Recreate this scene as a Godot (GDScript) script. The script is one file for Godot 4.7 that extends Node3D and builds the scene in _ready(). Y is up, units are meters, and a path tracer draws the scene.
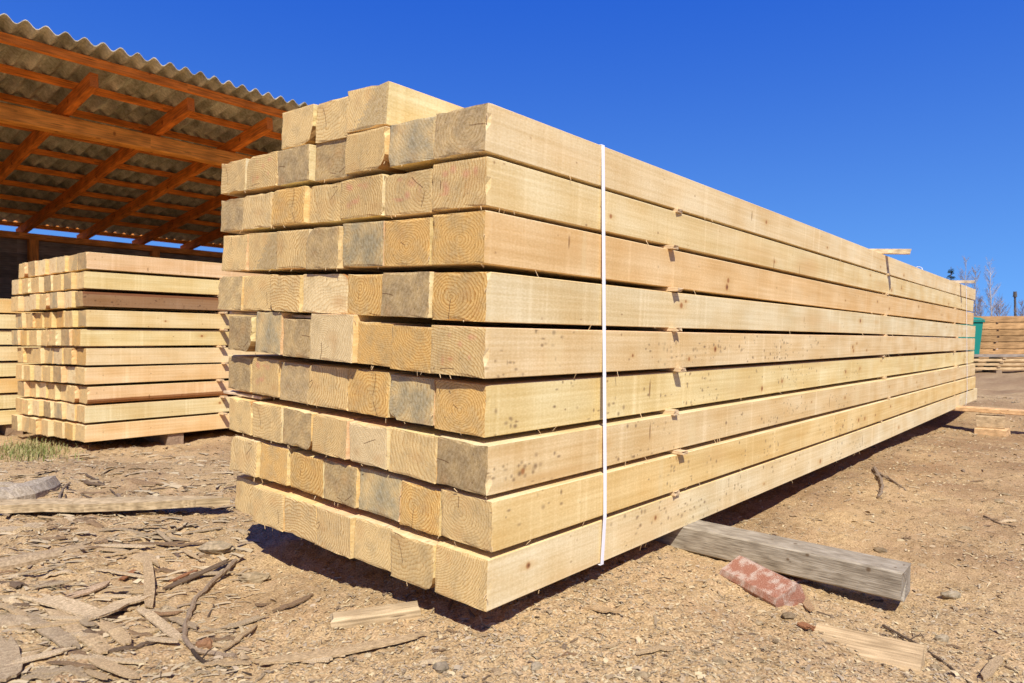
extends Node3D

# ---------------------------------------------------------------- constants
const F := 690.0                 # focal length in pixels of a 1024 x 683 picture
const CAM_Y := 0.6
const EXPO := 1.40
var U := Vector3(0.6549, 0, -0.7557)      # along the stacks, away from the camera
var N := Vector3(0.7557, 0, 0.6549)       # out of their long lit faces
var C0 := Vector3(-0.0489, 0, -1.35)      # foot of the tall stack's near corner
var RB := Basis()                         # local x = N, y = up, z = -U
var M := {}
var rng := RandomNumberGenerator.new()
var names := {}
var n_big := FastNoiseLite.new()
var n_mid := FastNoiseLite.new()
var n_small := FastNoiseLite.new()
var n_fine := FastNoiseLite.new()

# ---------------------------------------------------------------- helpers
func lin(r, g, b) -> Color:              # linear base colour -> sRGB albedo
	return Color(r, g, b).linear_to_srgb()

func numbered(s: String) -> String:
	var k: int = names.get(s, 0)
	names[s] = k + 1
	return s if k == 0 else "%s_%03d" % [s, k]

func tag(o: Node, label := "", category := "", group := "", kind := ""):
	if label: o.set_meta("label", label)
	if category: o.set_meta("category", category)
	if group: o.set_meta("group", group)
	if kind: o.set_meta("kind", kind)
	return o

func thing(called: String, t: Transform3D, label: String, category: String, group := "") -> Node3D:
	var o := Node3D.new()
	o.name = numbered(called)
	add_child(o)
	o.transform = t
	tag(o, label, category, group)
	return o

func put(called: String, mesh: Mesh, mats: Array, parent: Node = null, t := Transform3D()) -> MeshInstance3D:
	var o := MeshInstance3D.new()
	o.mesh = mesh
	for i in mesh.get_surface_count():
		o.set_surface_override_material(i, mats[mini(i, mats.size() - 1)])
	o.transform = t
	if parent:
		o.name = called
		parent.add_child(o, true)
	else:
		o.name = numbered(called)
		add_child(o)
	return o

func loc(x: float, y: float, z: float) -> Vector3:      # stack frame -> world
	return C0 + N * x + Vector3(0, y, 0) - U * z

func ords(i: int) -> String:
	return ["first", "second", "third", "fourth", "fifth", "sixth", "seventh", "eighth", "ninth", "tenth", "eleventh", "twelfth"][i]

func gh(x: float, z: float) -> float:                   # ground height
	var d := -z
	var h := 0.0
	h += 0.012 * exp(-((x + 0.1) * (x + 0.1) + (d - 1.4) * (d - 1.4)) / 0.5)
	h -= 0.045 * smoothstep(0.25, 0.9, x) * (1.0 - smoothstep(2.5, 5.0, d))
	h -= 0.055 * smoothstep(2.6, 4.0, d) * (1.0 - smoothstep(-0.8, 0.2, x))
	h += 0.05 * exp(-((x + 2.0) * (x + 2.0) / 0.5 + (d - 3.1) * (d - 3.1) / 0.18))
	h += 0.02 * exp(-((x + 1.6) * (x + 1.6) / 0.4 + (d - 2.3) * (d - 2.3) / 0.15))
	h -= 0.035 * exp(-((x + 0.65) * (x + 0.65) / 0.12 + (d - 2.0) * (d - 2.0) / 0.5))
	h -= 0.028 * exp(-((x - 0.95) * (x - 0.95) / 0.05 + (d - 1.78) * (d - 1.78) / 0.06))
	h -= 0.115 * exp(-((x - 3.6) * (x - 3.6) / 1.2 + (d - 5.2) * (d - 5.2) / 1.5))
	h += n_big.get_noise_2d(x, z) * 0.022 * (1.0 + 0.25 * clampf(d - 5.0, 0, 6))
	var loose := 1.0 + 0.7 * (1.0 - smoothstep(-1.2, -0.3, x))
	h += n_mid.get_noise_2d(x, z) * 0.011 * loose
	if d < 9.0 and d > -1.0:
		h += absf(n_small.get_noise_2d(x, z)) * 0.010 * loose
		h += n_fine.get_noise_2d(x, z) * 0.005
	return h

func gp(px: float, py: float) -> Vector3:               # pixel -> point on the ground
	var dx := (px - 512.0) / F
	var dy := (341.5 - py) / F
	var t := CAM_Y / -dy
	for i in 12:
		t = lerpf(t, (CAM_Y - gh(dx * t, -t)) / -dy, 0.7)
	return Vector3(dx * t, gh(dx * t, -t), -t)

# quads with flat normals gathered in plain arrays
class Geo:
	var v := PackedVector3Array()
	var n := PackedVector3Array()
	var uv := PackedVector2Array()
	var c := PackedColorArray()
	func tri(a: Vector3, b: Vector3, d: Vector3, ua := Vector2.ZERO, ub := Vector2.ZERO, ud := Vector2.ZERO, col := Color.WHITE):
		var nn := (b - a).cross(d - a).normalized()
		# a, b, d run counter-clockwise seen from outside; Godot wants clockwise
		v.append(a); v.append(d); v.append(b)
		n.append(nn); n.append(nn); n.append(nn)
		uv.append(ua); uv.append(ud); uv.append(ub)
		c.append(col); c.append(col); c.append(col)
	func quad(a: Vector3, b: Vector3, d: Vector3, e: Vector3, ua := Vector2.ZERO, ub := Vector2.ZERO, ud := Vector2.ZERO, ue := Vector2.ZERO, col := Color.WHITE):
		tri(a, b, d, ua, ub, ud, col)
		tri(a, d, e, ua, ud, ue, col)
	func commit(m: ArrayMesh = null) -> ArrayMesh:
		if m == null: m = ArrayMesh.new()
		var a := []
		a.resize(Mesh.ARRAY_MAX)
		a[Mesh.ARRAY_VERTEX] = v
		a[Mesh.ARRAY_NORMAL] = n
		a[Mesh.ARRAY_TEX_UV] = uv
		a[Mesh.ARRAY_COLOR] = c
		m.add_surface_from_arrays(Mesh.PRIMITIVE_TRIANGLES, a)
		return m

# ---------------------------------------------------------------- textures
const SROWS := 20
const SH := 64
func noise(f: float, seed_: int, oct := 3, type := FastNoiseLite.TYPE_SIMPLEX_SMOOTH) -> FastNoiseLite:
	var q := FastNoiseLite.new()
	q.noise_type = type
	q.seed = seed_
	q.frequency = f
	q.fractal_octaves = oct
	return q

func nimg(w: int, h: int, f: float, seed_: int, sx := 1, sy := 1, oct := 3) -> PackedByteArray:
	var im := noise(f, seed_, oct).get_image(w / sx, h / sy)
	if sx > 1 or sy > 1: im.resize(w, h, Image.INTERPOLATE_CUBIC)
	return im.get_data()

func tex(w: int, h: int, d: PackedByteArray, rgb := true) -> ImageTexture:
	return ImageTexture.create_from_image(Image.create_from_data(w, h, false, Image.FORMAT_RGB8 if rgb else Image.FORMAT_L8, d))

func blot(d: PackedByteArray, w: int, h: int, cx: float, cy: float, rx: float, ry: float, y0: int, y1: int, col: Vector3, a: float, soft := 0.35):
	for y in range(maxi(y0, int(cy - ry)), mini(y1, int(cy + ry) + 1)):
		for x in range(maxi(0, int(cx - rx)), mini(w, int(cx + rx) + 1)):
			var q := sqrt(pow((x - cx) / rx, 2) + pow((y - cy) / ry, 2))
			if q < 1.0:
				var k := a * clampf((1.0 - q) / soft, 0, 1)
				var i := (y * w + x) * 3
				d[i] = int(lerpf(d[i], col.x, k))
				d[i + 1] = int(lerpf(d[i + 1], col.y, k))
				d[i + 2] = int(lerpf(d[i + 2], col.z, k))

func make_side_texture():
	var w := 2048
	var h := SROWS * SH
	var g1 := nimg(w, h, 0.16, 11, 32, 1, 3)      # fine grain lines
	var g2 := nimg(w, h, 0.05, 12, 16, 2, 3)      # broad grain bands
	var g3 := nimg(w, h, 0.35, 13, 1, 1, 2)       # fuzz
	var g4 := nimg(w, h, 0.02, 14, 2, 2, 3)       # cloudy tone
	var d := PackedByteArray()
	d.resize(w * h * 3)
	var hm := PackedByteArray()
	hm.resize(w * h)
	var r := RandomNumberGenerator.new()
	r.seed = 5
	var n1 := noise(0.4, 21, 2)
	var n2 := noise(0.012, 22, 2)
	for row in SROWS:
		var base := Vector3(222, 195, 142) + Vector3(r.randf_range(-5, 4), r.randf_range(-7, 4), r.randf_range(-10, 8))
		if row == 6: base += Vector3(2, -5, -10)
		if row == 3 or row == 12: base += Vector3(1, -3, -4)
		var band := PackedFloat32Array()
		band.resize(w)
		var saw := PackedFloat32Array()
		saw.resize(w)
		for x in w:
			saw[x] = n1.get_noise_2d(x * 1.6, row * 50.0)
			var b := n2.get_noise_2d(x, row * 90.0)
			band[x] = b * 9.0 + maxf(0, n2.get_noise_2d(x * 6.0 + 900, row * 40.0) - 0.35) * 30.0
		for y in range(row * SH, row * SH + SH):
			for x in w:
				var i := y * w + x
				var s := saw[x]
				var gr := (g1[i] - 128) * 0.10 + (g2[i] - 128) * 0.07
				var q := gr + s * 6.5 + band[x] + (g3[i] - 128) * 0.11
				var cl := (g4[i] - 128) * 0.08
				var j := i * 3
				d[j] = clampi(int(base.x + q * 0.75 + cl * 0.5), 0, 255)
				d[j + 1] = clampi(int(base.y + q * 0.9 + cl), 0, 255)
				d[j + 2] = clampi(int(base.z + q * 1.05 + cl * 1.5), 0, 255)
				hm[i] = clampi(int(128 + s * 70 + (g3[i] - 128) * 0.45 + (g1[i] - 128) * 0.3), 0, 255)
		# knots, resin flecks, mould specks, short checks
		var y0 := row * SH
		for k in r.randi_range(5, 9):
			var cx := r.randf_range(20, w - 20)
			var cy := y0 + r.randf_range(10, SH - 10)
			var rr := r.randf_range(1.6, 4.2)
			blot(d, w, h, cx, cy, rr * 4.5, rr * 3.6, y0, y0 + SH, Vector3(198, 156, 92), 0.45, 0.9)
			blot(d, w, h, cx, cy, rr, rr * 2.0, y0, y0 + SH, Vector3(150, 96, 54), 0.75, 0.5)
			if r.randf() < 0.4: blot(d, w, h, cx + 0.5, cy, rr * 0.5, rr, y0, y0 + SH, Vector3(92, 60, 40), 0.7, 0.6)
		for k in 26:
			blot(d, w, h, r.randf_range(0, w), y0 + r.randf_range(3, SH - 3), r.randf_range(0.7, 1.6), r.randf_range(1.2, 3.2), y0, y0 + SH, Vector3(128, 92, 58), r.randf_range(0.3, 0.75), 0.6)
		if row >= 10:          # grey mould specks in clusters
			for cl2 in r.randi_range(18, 26):
				var cx2 := r.randf_range(0, w * 0.42)
				var cy2 := y0 + r.randf_range(5, SH - 5)
				for k in r.randi_range(3, 11):
					blot(d, w, h, cx2 + r.randfn() * 16, cy2 + r.randfn() * 12, r.randf_range(0.8, 3.0), r.randf_range(1.2, 5.0), y0, y0 + SH, Vector3(122, 98, 70), r.randf_range(0.3, 0.85), 0.8)
		for k in r.randi_range(1, 3):
			var cx3 := r.randf_range(60, w)
			blot(d, w, h, cx3, y0 + r.randf_range(10, SH - 10), 1.1, r.randf_range(8, 22), y0, y0 + SH, Vector3(118, 84, 50), 0.75, 0.5)
		for k in r.randi_range(4, 8):      # resin and water stains
			blot(d, w, h, r.randf_range(0, w), y0 + r.randf_range(0, SH), r.randf_range(20, 120), r.randf_range(8, 40), y0, y0 + SH, Vector3(206, 164, 104), r.randf_range(0.15, 0.4), 0.9)
		for k in r.randi_range(2, 5):      # faint vertical damp bands
			blot(d, w, h, r.randf_range(0, w), y0 + SH * 0.5, r.randf_range(4, 14), SH * 0.9, y0, y0 + SH, Vector3(228, 207, 158), 0.3, 0.5)
	M.side_tex = tex(w, h, d)
	M.side_hm = tex(w, h, hm, false)

const TN := 6
const TS := 192
var tile_kind := "TTTTTTTTTTGGGGGGGGOOOOOOOPPPPDDDDLLLTG"
func make_end_texture():
	var w := TN * TS
	var d := PackedByteArray()
	d.resize(w * w * 3)
	var hm := PackedByteArray()
	hm.resize(w * w)
	var a1 := nimg(w, w, 0.012, 31, 1, 1, 3)
	var a2 := nimg(w, w, 0.06, 32, 1, 1, 3)
	var a3 := nimg(w, w, 0.4, 33, 1, 1, 2)
	var r := RandomNumberGenerator.new()
	r.seed = 77
	for t in TN * TN:
		var kind := tile_kind[t]
		var ox := (t % TN) * TS
		var oy := (t / TN) * TS
		var px := r.randf_range(-0.5, 1.5) * TS
		var py := r.randf_range(-0.5, 1.3) * TS
		if r.randf() < 0.35:
			px = r.randf_range(0.25, 0.75) * TS
			py = r.randf_range(0.2, 0.5) * TS
		var sp := r.randf_range(7.0, 13.0)
		var light := Vector3(225, 195, 136)
		var dark := Vector3(180, 134, 72)
		var grey := Vector3(174, 152, 110)
		var weather := 0.16
		var con := r.randf_range(0.45, 0.85)
		match kind:
			"G":
				weather = r.randf_range(0.5, 0.85)
				con *= 0.75
				grey = Vector3(160, 138, 100) if r.randf() < 0.75 else Vector3(150, 141, 114)
			"O":
				light = Vector3(222, 182, 112)
				dark = Vector3(176, 122, 58)
				weather = 0.22
			"P": weather = 0.2
			"D": weather = 0.25
			"L":
				light = Vector3(228, 204, 154)
				weather = 0.05
				con *= 0.6
		var an := r.randf_range(0, PI)
		var ca := cos(an)
		var sa := sin(an)
		var ang := r.randf_range(-0.9, 0.9)     # saw scratches
		var sx := cos(ang)
		var sy := sin(ang)
		var cut := r.randf_range(-40, 40)
		var e := 1.0 + r.randf_range(0.0, 0.35)
		for y in TS:
			for x in TS:
				var i := (oy + y) * w + ox + x
				var n1v := (a1[i] - 128) / 128.0
				var n2v := (a2[i] - 128) / 128.0
				var n3v := (a3[i] - 128) / 128.0
				var ux := x - px
				var uy := (y - py) * e
				var q := sqrt(ux * ux + uy * uy) / sp + n1v * 0.85 + n2v * 0.14
				var fr := q - floorf(q)
				var late := fr * fr * fr * con
				var wv := clampf(weather + n1v * 0.42 + n2v * 0.15 - 0.04, 0.0, 0.95)
				if kind == "D":
					var side := (x - TS * 0.5) * ca + (y - TS * 0.35) * sa + n2v * 22 + cut
					if side > 0.0: wv = clampf(0.75 + n2v * 0.3, 0, 0.95)
				var sc := sin((x * sx + y * sy) * 0.55 + n1v * 5.0) * 4.5 + n3v * 20.0 + n2v * 7.0
				var fade := 1.0 - wv * 0.55
				var rr := lerpf(lerpf(light.x, dark.x, late), grey.x + n2v * 22, wv) - late * 22 * fade + sc
				var gg := lerpf(lerpf(light.y, dark.y, late), grey.y + n2v * 21, wv) - late * 24 * fade + sc
				var bb := lerpf(lerpf(light.z, dark.z, late), grey.z + n2v * 19, wv) - late * 22 * fade + sc
				var j := i * 3
				d[j] = clampi(int(rr), 0, 255)
				d[j + 1] = clampi(int(gg), 0, 255)
				d[j + 2] = clampi(int(bb), 0, 255)
				hm[i] = clampi(int(128 + sc * 3.0 + late * 60 + n2v * 30), 0, 255)
		if kind == "P":
			for k in 7:
				blot(d, w, w, ox + r.randf_range(0.2, 0.8) * TS, oy + r.randf_range(0.1, 0.55) * TS, r.randf_range(6, 26), r.randf_range(4, 18), oy, oy + TS, Vector3(212, 122, 108), r.randf_range(0.15, 0.4), 0.9)
		for k in r.randi_range(1, 4):       # brown heartwood and water stains
			blot(d, w, w, ox + r.randf_range(0, TS), oy + r.randf_range(0, TS * 0.66), r.randf_range(14, 50), r.randf_range(10, 40), oy, oy + TS, Vector3(180, 132, 80), r.randf_range(0.08, 0.25), 0.8)
		# radial checks
		for k in r.randi_range(0, 2):
			var a := r.randf_range(0, TAU)
			var cx := clampf(px, 30, TS - 30) + cos(a) * 8
			var cy := clampf(py, 15, TS * 0.6) + sin(a) * 8
			for s in r.randi_range(20, 70):
				cx += cos(a) * 0.9
				cy += sin(a) * 0.9
				a += r.randf_range(-0.05, 0.05)
				if cx < 1 or cy < 1 or cx > TS - 2 or cy > TS - 2: break
				blot(d, w, w, ox + cx, oy + cy, 1.5, 1.5, oy, oy + TS, Vector3(84, 56, 34), 0.6, 0.8)
		for k in r.randi_range(4, 16):
			blot(d, w, w, ox + r.randf_range(4, TS - 4), oy + r.randf_range(4, TS * 0.66), r.randf_range(1, 4), r.randf_range(1, 4), oy, oy + TS, Vector3(96, 76, 54), r.randf_range(0.2, 0.6), 0.8)
	M.end_tex = tex(w, w, d)
	M.end_hm = tex(w, w, hm, false)

func make_ground_texture():
	var w := 1536
	var a1 := noise(0.006, 41, 4).get_seamless_image(w, w).get_data()
	var a2 := noise(0.03, 42, 3).get_seamless_image(w, w).get_data()
	var a3 := noise(0.22, 43, 3).get_seamless_image(w, w).get_data()
	var d := PackedByteArray()
	d.resize(w * w * 3)
	var hm := PackedByteArray()
	hm.resize(w * w)
	for i in w * w:
		var n1 := (a1[i] - 128) / 128.0
		var n2 := (a2[i] - 128) / 128.0
		var n3 := (a3[i] - 128) / 128.0
		var q := n2 * 20.0 + n3 * 38.0 + n1 * 12.0
		var brown := clampf(n1 * 0.6 + n2 * 0.5 + 0.12, 0.0, 1.0)
		var j := i * 3
		d[j] = clampi(int(183 - brown * 26 + q * 1.25), 0, 255)
		d[j + 1] = clampi(int(157 - brown * 28 + q * 1.2), 0, 255)
		d[j + 2] = clampi(int(119 - brown * 22 + q * 1.05), 0, 255)
		hm[i] = clampi(int(120 + n3 * 60 + n2 * 40), 0, 255)
	var r := RandomNumberGenerator.new()
	r.seed = 9
	# sawdust shreds and dark specks too fine to build one by one
	for k in 60000:
		var x := r.randf_range(0, w)
		var y := r.randf_range(0, w)
		var a := r.randf_range(0, PI)
		var len := r.randf_range(1.5, 8.0)
		var t := r.randf()
		var col := Vector3(222, 190, 138) if t < 0.52 else Vector3(112, 82, 54) if t < 0.8 else Vector3(160, 138, 112)
		var al := r.randf_range(0.35, 0.85)
		var up := 1 if t < 0.52 or t >= 0.8 else -1
		for s in int(len * 1.3):
			var xi := (int(x + cos(a) * s * 0.8) % w + w) % w
			var yi := (int(y + sin(a) * s * 0.8) % w + w) % w
			var i := yi * w + xi
			var j := i * 3
			d[j] = int(lerpf(d[j], col.x, al))
			d[j + 1] = int(lerpf(d[j + 1], col.y, al))
			d[j + 2] = int(lerpf(d[j + 2], col.z, al))
			hm[i] = clampi(hm[i] + up * 55, 0, 255)
	M.ground_tex = tex(w, w, d)
	M.ground_hm = tex(w, w, hm, false)

func make_grain_texture():                      # plain long grain, white-based, for tinted timber
	var w := 1024
	var h := 256
	var g1 := nimg(w, h, 0.20, 51, 16, 1, 3)
	var g2 := nimg(w, h, 0.02, 52, 2, 1, 3)
	var g3 := nimg(w, h, 0.4, 53, 1, 1, 2)
	var d := PackedByteArray()
	d.resize(w * h * 3)
	var hm := PackedByteArray()
	hm.resize(w * h)
	var r := RandomNumberGenerator.new()
	r.seed = 3
	for i in w * h:
		var q := (g1[i] - 128) * 0.32 + (g2[i] - 128) * 0.26 + (g3[i] - 128) * 0.12
		var j := i * 3
		d[j] = clampi(int(226 + q), 0, 255)
		d[j + 1] = clampi(int(222 + q * 1.05), 0, 255)
		d[j + 2] = clampi(int(215 + q * 1.1), 0, 255)
		hm[i] = clampi(int(128 + (g1[i] - 128) * 0.9 + (g3[i] - 128) * 0.2), 0, 255)
	for k in 70:
		blot(d, w, h, r.randf_range(0, w), r.randf_range(0, h), r.randf_range(3, 40), r.randf_range(0.8, 1.8), 0, h, Vector3(110, 98, 86), 0.6, 0.6)
	for k in 16:
		blot(d, w, h, r.randf_range(0, w), r.randf_range(0, h), r.randf_range(4, 9), r.randf_range(5, 11), 0, h, Vector3(120, 96, 72), 0.6, 0.6)
	M.grain_tex = tex(w, h, d)
	M.grain_hm = tex(w, h, hm, false)

func make_plaster_texture():                    # blotchy mineral tone for fibre cement, brick, stone
	var w := 512
	var a := noise(0.02, 61, 4).get_seamless_image(w, w).get_data()
	var b := noise(0.25, 62, 2).get_seamless_image(w, w).get_data()
	var d := PackedByteArray()
	d.resize(w * w * 3)
	var hm := PackedByteArray()
	hm.resize(w * w)
	for i in w * w:
		var q := (a[i] - 128) * 0.42 + (b[i] - 128) * 0.28
		d[i * 3] = clampi(int(205 + q), 0, 255)
		d[i * 3 + 1] = clampi(int(203 + q), 0, 255)
		d[i * 3 + 2] = clampi(int(198 + q * 1.1), 0, 255)
		hm[i] = clampi(int(128 + (b[i] - 128) * 0.8 + (a[i] - 128) * 0.3), 0, 255)
	var bd := PackedByteArray()
	bd.resize(w * w * 3)
	for i in w * w:
		var k := smoothstep(0.3, 0.75, (a[i] + (b[i] - 128) * 0.35) / 255.0)      # lime film over fired clay
		var n := (b[i] - 128) * 0.22
		bd[i * 3] = clampi(int(lerpf(150, 176, k) + n), 0, 255)
		bd[i * 3 + 1] = clampi(int(lerpf(102, 154, k) + n), 0, 255)
		bd[i * 3 + 2] = clampi(int(lerpf(80, 136, k) + n), 0, 255)
	M.brick_tex = tex(w, w, bd)
	M.min_tex = tex(w, w, d)
	M.min_hm = tex(w, w, hm, false)

func mat(called: String, t: Texture2D, hm: Texture2D, depth_cm: float, rough: float, col := Color.WHITE, tri_scale := 0.0) -> StandardMaterial3D:
	var m := StandardMaterial3D.new()
	m.resource_name = called
	m.albedo_color = col
	m.albedo_texture = t
	m.roughness = rough
	m.metallic_specular = 0.35
	m.vertex_color_use_as_albedo = true
	if hm and depth_cm > 0.0:
		m.heightmap_enabled = true
		m.heightmap_texture = hm
		m.heightmap_scale = depth_cm
	if tri_scale > 0.0:
		m.uv1_triplanar = true
		m.uv1_scale = Vector3.ONE * tri_scale
	M[called] = m
	return m

# ---------------------------------------------------------------- sawn timber
func timber_mesh(L: float, w: float, h: float, rows: Array, tile: int, r: RandomNumberGenerator, wane: Array, tint: Color, end_tint: Color) -> ArrayMesh:
	# front end at z = 0, runs to z = -L, centred in x and y. wane: cut size per corner (right-bottom, right-top, left-top, left-bottom)
	var ts := [0.0, 0.0022, 0.12, 0.25, 0.38, 0.5, 0.62, 0.75, 0.88, 1.0]
	var stations := ts.size()
	var wav := r.randf_range(0, TAU)
	var bow_x := r.randf_range(-0.004, 0.004)
	var bow_y := r.randf_range(-0.0035, 0.0035)
	var tx := r.randf_range(-0.035, 0.035)
	var ty := r.randf_range(-0.035, 0.035)
	var corner := [Vector2(1, -1), Vector2(1, 1), Vector2(-1, 1), Vector2(-1, -1)]
	var sect := []
	var is_wane := []
	var face := []
	for k in stations:
		var t: float = ts[k]
		var pts := []
		is_wane = []
		face = []
		for c in 4:
			var cr: Vector2 = corner[c]
			var p := Vector2(cr.x * w * 0.5, cr.y * h * 0.5)
			var nx: Vector2 = corner[(c + 1) % 4]
			var pv: Vector2 = corner[(c + 3) % 4]
			var din := Vector2(signf(pv.x - cr.x), signf(pv.y - cr.y))
			var dout := Vector2(signf(nx.x - cr.x), signf(nx.y - cr.y))
			var cut: float = wane[c]
			if cut > 0.0:
				cut *= 0.75 + 0.35 * sin(t * 9.0 + c * 2.0 + w * 300.0) * (0.5 + t)
				cut = maxf(cut, 0.004)
				pts.append(p + din * cut)
				pts.append(p + din * cut * 0.45 + dout * cut * 0.22)
				pts.append(p + din * cut * 0.18 + dout * cut * 0.62)
				pts.append(p + dout * cut * 1.15)
				is_wane.append_array([true, true, true, false])
				face.append_array([c, c, c, c])
			else:
				var b := 0.0014
				pts.append(p + din * b)
				pts.append(p + dout * b)
				is_wane.append_array([false, false])
				face.append_array([c, c])
		# finer points between the corners, so that saw-torn edges can be uneven
		var fine := []
		var fw := []
		var ff := []
		for i in pts.size():
			var pa: Vector2 = pts[i]
			var pb: Vector2 = pts[(i + 1) % pts.size()]
			fine.append(pa); fw.append(is_wane[i]); ff.append(face[i])
			if face[i] != face[(i + 1) % pts.size()]:
				for e in [0.2, 0.4, 0.6, 0.8]:
					fine.append(pa.lerp(pb, e)); fw.append(is_wane[i]); ff.append(face[i])
		if k == 0:
			for i in fine.size(): fine[i] -= (fine[i] as Vector2).normalized() * (r.randf_range(0.0, 0.0016) + (r.randf_range(0.002, 0.005) if r.randf() < 0.08 else 0.0))
		pts = fine
		is_wane = fw
		face = ff
		var off := Vector2(bow_x * sin(t * PI), bow_y * sin(t * PI) + 0.0018 * sin(t * 8.0 + wav))
		var q := []
		for p2 in pts:
			var zz := -L * t
			if k == 0: zz += tx * p2.x + ty * p2.y + r.randf_range(-0.0022, 0.0008)
			q.append(Vector3(p2.x + off.x, p2.y + off.y, zz))
		sect.append(q)
	var g := Geo.new()
	var np: int = sect[0].size()
	for i in np:
		var j := (i + 1) % np
		var a0: Vector3 = sect[0][i]
		var b0: Vector3 = sect[0][j]
		var row: int = rows[face[i]]
		var horizontal := absf(b0.x - a0.x) > absf(b0.y - a0.y)
		var va: float = (a0.x / w + 0.5) if horizontal else (0.5 - a0.y / h)
		var vb: float = (b0.x / w + 0.5) if horizontal else (0.5 - b0.y / h)
		va = (row + clampf(va, 0.02, 0.98)) / SROWS
		vb = (row + clampf(vb, 0.02, 0.98)) / SROWS
		var col := tint
		if is_wane[i]: col = Color(tint.r * 0.52, tint.g * 0.38, tint.b * 0.28)
		for k in stations - 1:
			var a: Vector3 = sect[k][i]
			var b: Vector3 = sect[k][j]
			var c2: Vector3 = sect[k + 1][j]
			var d2: Vector3 = sect[k + 1][i]
			var u0 := 0.004 - a.z / 6.56
			var u1 := 0.004 - d2.z / 6.56
			g.quad(a, d2, c2, b, Vector2(u0, va), Vector2(u1, va), Vector2(u1, vb), Vector2(u0, vb), col)
	var m := g.commit()
	var e := Geo.new()
	for endk in [0, stations - 1]:
		var ring: Array = sect[endk]
		var mid := Vector3.ZERO
		for p in ring: mid += p
		mid /= ring.size()
		var tl := tile if endk == 0 else (tile * 7 + 3) % 36
		var o := Vector2(tl % TN, tl / TN) / TN
		var f := func(p: Vector3) -> Vector2:
			return o + Vector2(0.02 + 0.96 * (p.x / w + 0.5), 0.02 + 0.64 * (0.5 - p.y / h)) / TN
		var inner := []
		if endk == 0:
			mid.z = tx * mid.x + ty * mid.y
			for p in ring:
				var q: Vector3 = p + (mid - p).normalized() * 0.006
				inner.append(Vector3(q.x, q.y, tx * q.x + ty * q.y))
		for i in ring.size():
			var a: Vector3 = ring[i]
			var b: Vector3 = ring[(i + 1) % ring.size()]
			if endk == 0:
				var ia: Vector3 = inner[i]
				var ib: Vector3 = inner[(i + 1) % ring.size()]
				e.tri(mid, ia, ib, f.call(mid), f.call(ia), f.call(ib), end_tint)
				e.quad(ia, a, b, ib, f.call(ia), f.call(a), f.call(b), f.call(ib), end_tint)
			else: e.tri(mid, b, a, f.call(mid), f.call(b), f.call(a), end_tint)
	return e.commit(m)

func bar_mesh(a: Vector3, b: Vector3, w: float, h: float, up := Vector3.UP, col := Color.WHITE, bevel := 0.002, uvs := 1.0, jag := 0.0, r: RandomNumberGenerator = null) -> Geo:
	# a bevelled bar from a to b, w across and h along up
	var g := Geo.new()
	var d := (b - a).normalized()
	var s := d.cross(up).normalized()
	var t := s.cross(d).normalized()
	var L := a.distance_to(b)
	var bw := minf(bevel, minf(w, h) * 0.3)
	var prof := [Vector2(w / 2, -h / 2 + bw), Vector2(w / 2, h / 2 - bw), Vector2(w / 2 - bw, h / 2), Vector2(-w / 2 + bw, h / 2), Vector2(-w / 2, h / 2 - bw), Vector2(-w / 2, -h / 2 + bw), Vector2(-w / 2 + bw, -h / 2), Vector2(w / 2 - bw, -h / 2)]
	var ka := []
	var kb := []
	for p in prof:
		var ja := r.randf_range(-jag, jag) if r else 0.0
		var jb := r.randf_range(-jag, jag) if r else 0.0
		ka.append(a + s * p.x + t * p.y + d * ja)
		kb.append(b + s * p.x + t * p.y + d * jb)
	var v := 0.0
	for i in 8:
		var j := (i + 1) % 8
		var e: float = prof[i].distance_to(prof[j])
		g.quad(ka[i], ka[j], kb[j], kb[i], Vector2(0, v) * uvs, Vector2(0, v + e) * uvs, Vector2(L * 0.25, v + e) * uvs, Vector2(L * 0.25, v) * uvs, col)
		v += e * 1.0
	var ma := a
	var mb := b
	for i in 8:
		var j := (i + 1) % 8
		g.tri(ma, ka[j], ka[i], Vector2(0.5, 0.5), Vector2(prof[j].x, prof[j].y) * uvs, Vector2(prof[i].x, prof[i].y) * uvs, col)
		g.tri(mb, kb[i], kb[j], Vector2(0.5, 0.5), Vector2(prof[i].x, prof[i].y) * uvs, Vector2(prof[j].x, prof[j].y) * uvs, col)
	return g

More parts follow.
